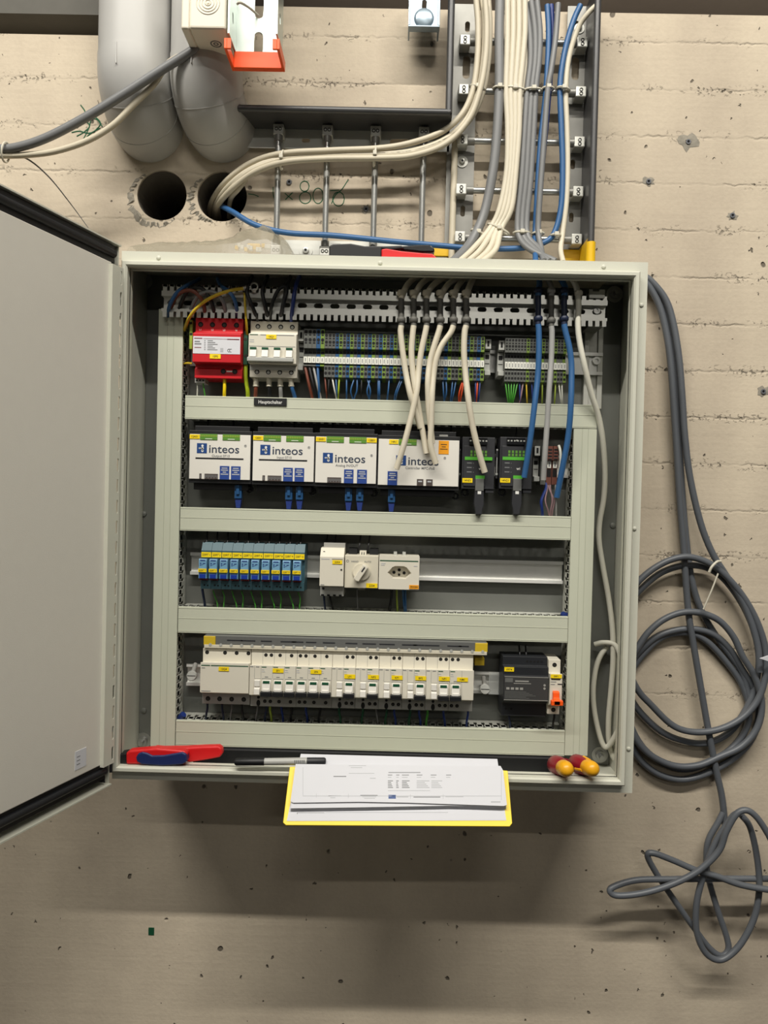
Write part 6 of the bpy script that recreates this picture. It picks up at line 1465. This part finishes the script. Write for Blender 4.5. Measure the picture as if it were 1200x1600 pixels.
m = MB(); flat(m, [(516, 383), (516, 379.5), (532, 380.5), (533, 383)], .024, .006); m.build('blade', 'silver_label', t)
# cable cutter on the lower lip
def cp(pts): return [(x/3.53+160, y/3.53+1130) for x, y in pts]
t = thing('hand_cutter', 'red and blue handled cutter lying on the lower cabinet lip', 'tool', P(260, 1196, .0))
m = MB(); flat(m, cp([(92, 172), (130, 166), (135, 226), (95, 222)]), -.003, .02); m.build('jaw', 'black', t, bev=.0015)
m = MB(); flat(m, cp([(128, 165), (150, 152), (260, 142), (300, 140), (420, 150), (458, 156), (466, 170), (463, 205), (440, 218), (300, 226), (130, 228)]), -.006, .016); m.build('front_handle', 'red_tool', t, bev=.003, seg=3)
m = MB(); flat(m, cp([(184, 190), (196, 168), (220, 160), (246, 166), (275, 180), (340, 178), (440, 161), (462, 172), (465, 214), (440, 228), (330, 236), (215, 228), (188, 212)]), -.0085, .0165); m.build('blue_grip', 'blue_tool', t, bev=.0022, seg=3)
m = MB(); flat(m, cp([(258, 146), (290, 134), (330, 138), (450, 136), (560, 130), (640, 128), (658, 140), (662, 172), (645, 190), (560, 206), (480, 218), (440, 214), (300, 170)]), .012, .014); m.build('rear_handle', 'red_tool', t, bev=.003, seg=3)
# marker pen on the lip
t = thing('marker_pen', 'black and silver marker pen lying on the lower lip', 'pen', P(438, 1197, -.006))
a, b = P(367, 1190.5, -.016), P(509, 1189, -.016); ax = b-a; L = ax.length
MB().lathe(a, ax, [(0, .0040), (L*.02, .0052), (L*.32, .0055), (L*.33, .0048)], 16).build('cap', 'black', t)
MB().lathe(a+ax*.325, ax, [(0, .0050), (L*.47, .0052)], 16).build('barrel', 'silver_label', t)
MB().lathe(a+ax*.795, ax, [(0, .0052), (L*.19, .0050), (L*.205, .0035)], 16).build('tail', 'charcoal', t)
m = MB()
for k in range(6): q = a+ax*(.66+.02*k); m.box(q.x, q.x+.0012, q.y-.0055, q.y-.0050, q.z-.003, q.z+.0035)
m.build('printing', 'ink_grey', t, kind='stuff')
# screwdrivers poking out over the lip
def driver(lb, back, front, slots):
    a, b = P(*back), P(*front); d = (b-a); L = d.length; d.normalize()
    t = thing('screwdriver', lb, 'screwdriver', b, 'insulated screwdrivers on the lower lip')
    MB().lathe(a, d, [(0, .0085), (L*.08, .0135), (L*.3, .0138), (L*.55, .0120), (L*.62, .0104)], 20).build('grip', 'handle_red', t)
    MB().lathe(a+d*L*.60, d, [(0, .0106), (L*.05, .0114), (L*.22, .0112), (L*.32, .0098), (L*.38, .0070), (L*.41, .003)], 20).build('end_cap', 'handle_yellow', t)
    if slots:
        e1 = d.cross(Vector((0, 0, 1))).normalized(); e2 = e1.cross(d); m = MB()
        for k in range(3):
            q = (e2*math.cos(k*2.1-.2)+e1*math.sin(k*2.1-.2))
            m.cyl(a+d*L*.40+q*.0118, a+d*L*.68+q*.0100, .0026, 8)
        m.build('grip_inlay', 'handle_yellow', t)
    MB().cyl(a-d*.035, a+d*.001, .0022, 10).build('blade_shaft', 'handle_red', t)
driver('left screwdriver with red and yellow handle, pointing at the viewer', (867, 1194, .03), (888, 1203, -.034), False)
driver('right screwdriver with red and yellow handle, lying sideways', (898, 1192, .03), (930, 1203, -.03), True)
# clipboard leaning over the lip, with its papers
def CB(px, py, off=0.0):
    """point of the tilted board seen at a pixel: plane through the lip edge, leaning out"""
    p1 = P(620, 1203, -.0165); p2 = P(620, 1291, -.066)
    n_ = Vector((1, 0, 0)).cross(p2-p1).normalized()
    d = _f + RGT*((px-600)/FPX) + UPV*((800-py)/FPX)
    if n_.y > 0: n_ = -n_
    return CAM + d*((p1+n_*off-CAM).dot(n_)/d.dot(n_)), n_
NB = CB(600, 1250)[1]
if NB.y > 0: NB = -NB
def sheet(mb, pts, off, th, m=0): mb.prism([CB(x, y, off)[0] for x, y in pts], NB*th, m)
cb = thing('clipboard', 'yellow clipboard leaning out over the lower cabinet lip', 'clipboard', CB(620, 1291)[0])
m = MB(); sheet(m, [(470, 1198), (780, 1204), (793, 1205), (800, 1287), (796, 1292), (447, 1290), (442.5, 1286), (453, 1199)], 0, .0022)
m.build('board', 'yellow', cb, bev=.0006)
PG = 'paper sheets on the clipboard'
def page(lb, pts, off, th=.0004, printing=None):
    m = MB(); sheet(m, pts, off, th); o = m.build('paper_sheet', 'paper'); tag(o, lb, 'paper', PG)
    if printing:
        pm = MB()
        for (xa, ya, xb, yb, mi) in printing:
            sheet(pm, [(xa, ya), (xb, ya), (xb, yb), (xa, yb)], off+th+.00005, .00005, mi)
        q = pm.build('printing', ['ink_grey', 'ink_pale', 'logo_blue'], o, kind='stuff')
    return o
page('bottom paper sheet, lying flat on the yellow board', [(470, 1178), (777, 1186), (791, 1282), (448, 1283)], .0024, .0003, [(464, 1269.5, 507, 1270.2, 0), (464, 1269.5, 465, 1272, 0), (508, 1269, 700, 1269.8, 1)])
for k in range(5):
    o_ = k*.0016
    page(['lowest', 'second', 'third', 'fourth', 'fifth'][k]+' page edge showing under the top printed page', [(463+rnd.uniform(-1, 1), 1196), (784+rnd.uniform(-1, 1), 1202), (791, 1264-k*.9), (700, 1263.5-k*1.1), (560, 1266-k*1.1), (454, 1268-k*1.2)], .0030+o_, .0004)
pr = [(473, 1199, 473.6, 1243, 1), (473, 1243.4, 783, 1244.2, 1), (783, 1204, 783.6, 1250, 1), (521, 1212.5, 541, 1213.8, 0)]
for k, (xa, w_) in enumerate([(606, 7), (619, 5), (628, 11), (651, 9), (673, 9), (697, 8)]): pr.append((xa, 1210.5, xa+w_, 1211.5, 0)); pr.append((xa, 1214, xa+w_*.8, 1215, 1))
for r_ in range(5):
    for xa, w_ in ((606, 8), (619, 4), (628, 12), (651, 20), (674, 17)): pr.append((xa, 1219.5+r_*2.6, xa+w_*(1-.12*((r_*3) % 4)), 1220.7+r_*2.6, 1 if xa > 640 else 0))
pr += [(607, 1206.5, 657, 1207.5, 0), (606, 1235, 672, 1235.8, 1), (545, 1196, 572, 1196.8, 1), (548, 1199, 566, 1199.8, 1), (545, 1208, 585, 1208.8, 1), (578, 1215.5, 587, 1216.5, 1)]
pr += [(607, 1242, 618.5, 1248, 2), (620, 1244.5, 638, 1245.8, 1), (646, 1244.8, 688, 1246, 0), (696, 1244.5, 724, 1245.3, 1), (563, 1242.2, 590, 1243.2, 0), (566, 1244.6, 588, 1245.4, 1), (569, 1247, 586, 1247.8, 1), (513, 1243, 533, 1244, 1), (516, 1246, 524, 1247, 1), (494, 1240, 494.5, 1246, 1), (544, 1240, 544.5, 1247, 1), (641, 1241, 641.5, 1248, 1), (692, 1241, 692.5, 1248.5, 1), (767, 1252, 782, 1254, 1)]
page('top printed page of the stack with a small blue logo', [(462, 1194), (782, 1197), (786, 1204), (792, 1258), (787, 1259.5), (640, 1254.5), (560, 1253), (458, 1254.5), (454, 1252)], .0118, .0006, pr)

# flat black case lying along the cabinet floor
x0, x1 = XX(300, 1186, .05), XX(868, 1195, .05)
o = MB().box(x0, x1, .054, .10, -H2+.0025, ZZ(600, 1174, DF)-.0012).build('flat_case', 'black', None, bev=.003)
tag(o, 'flat black case lying along the cabinet floor behind the lip', 'case')
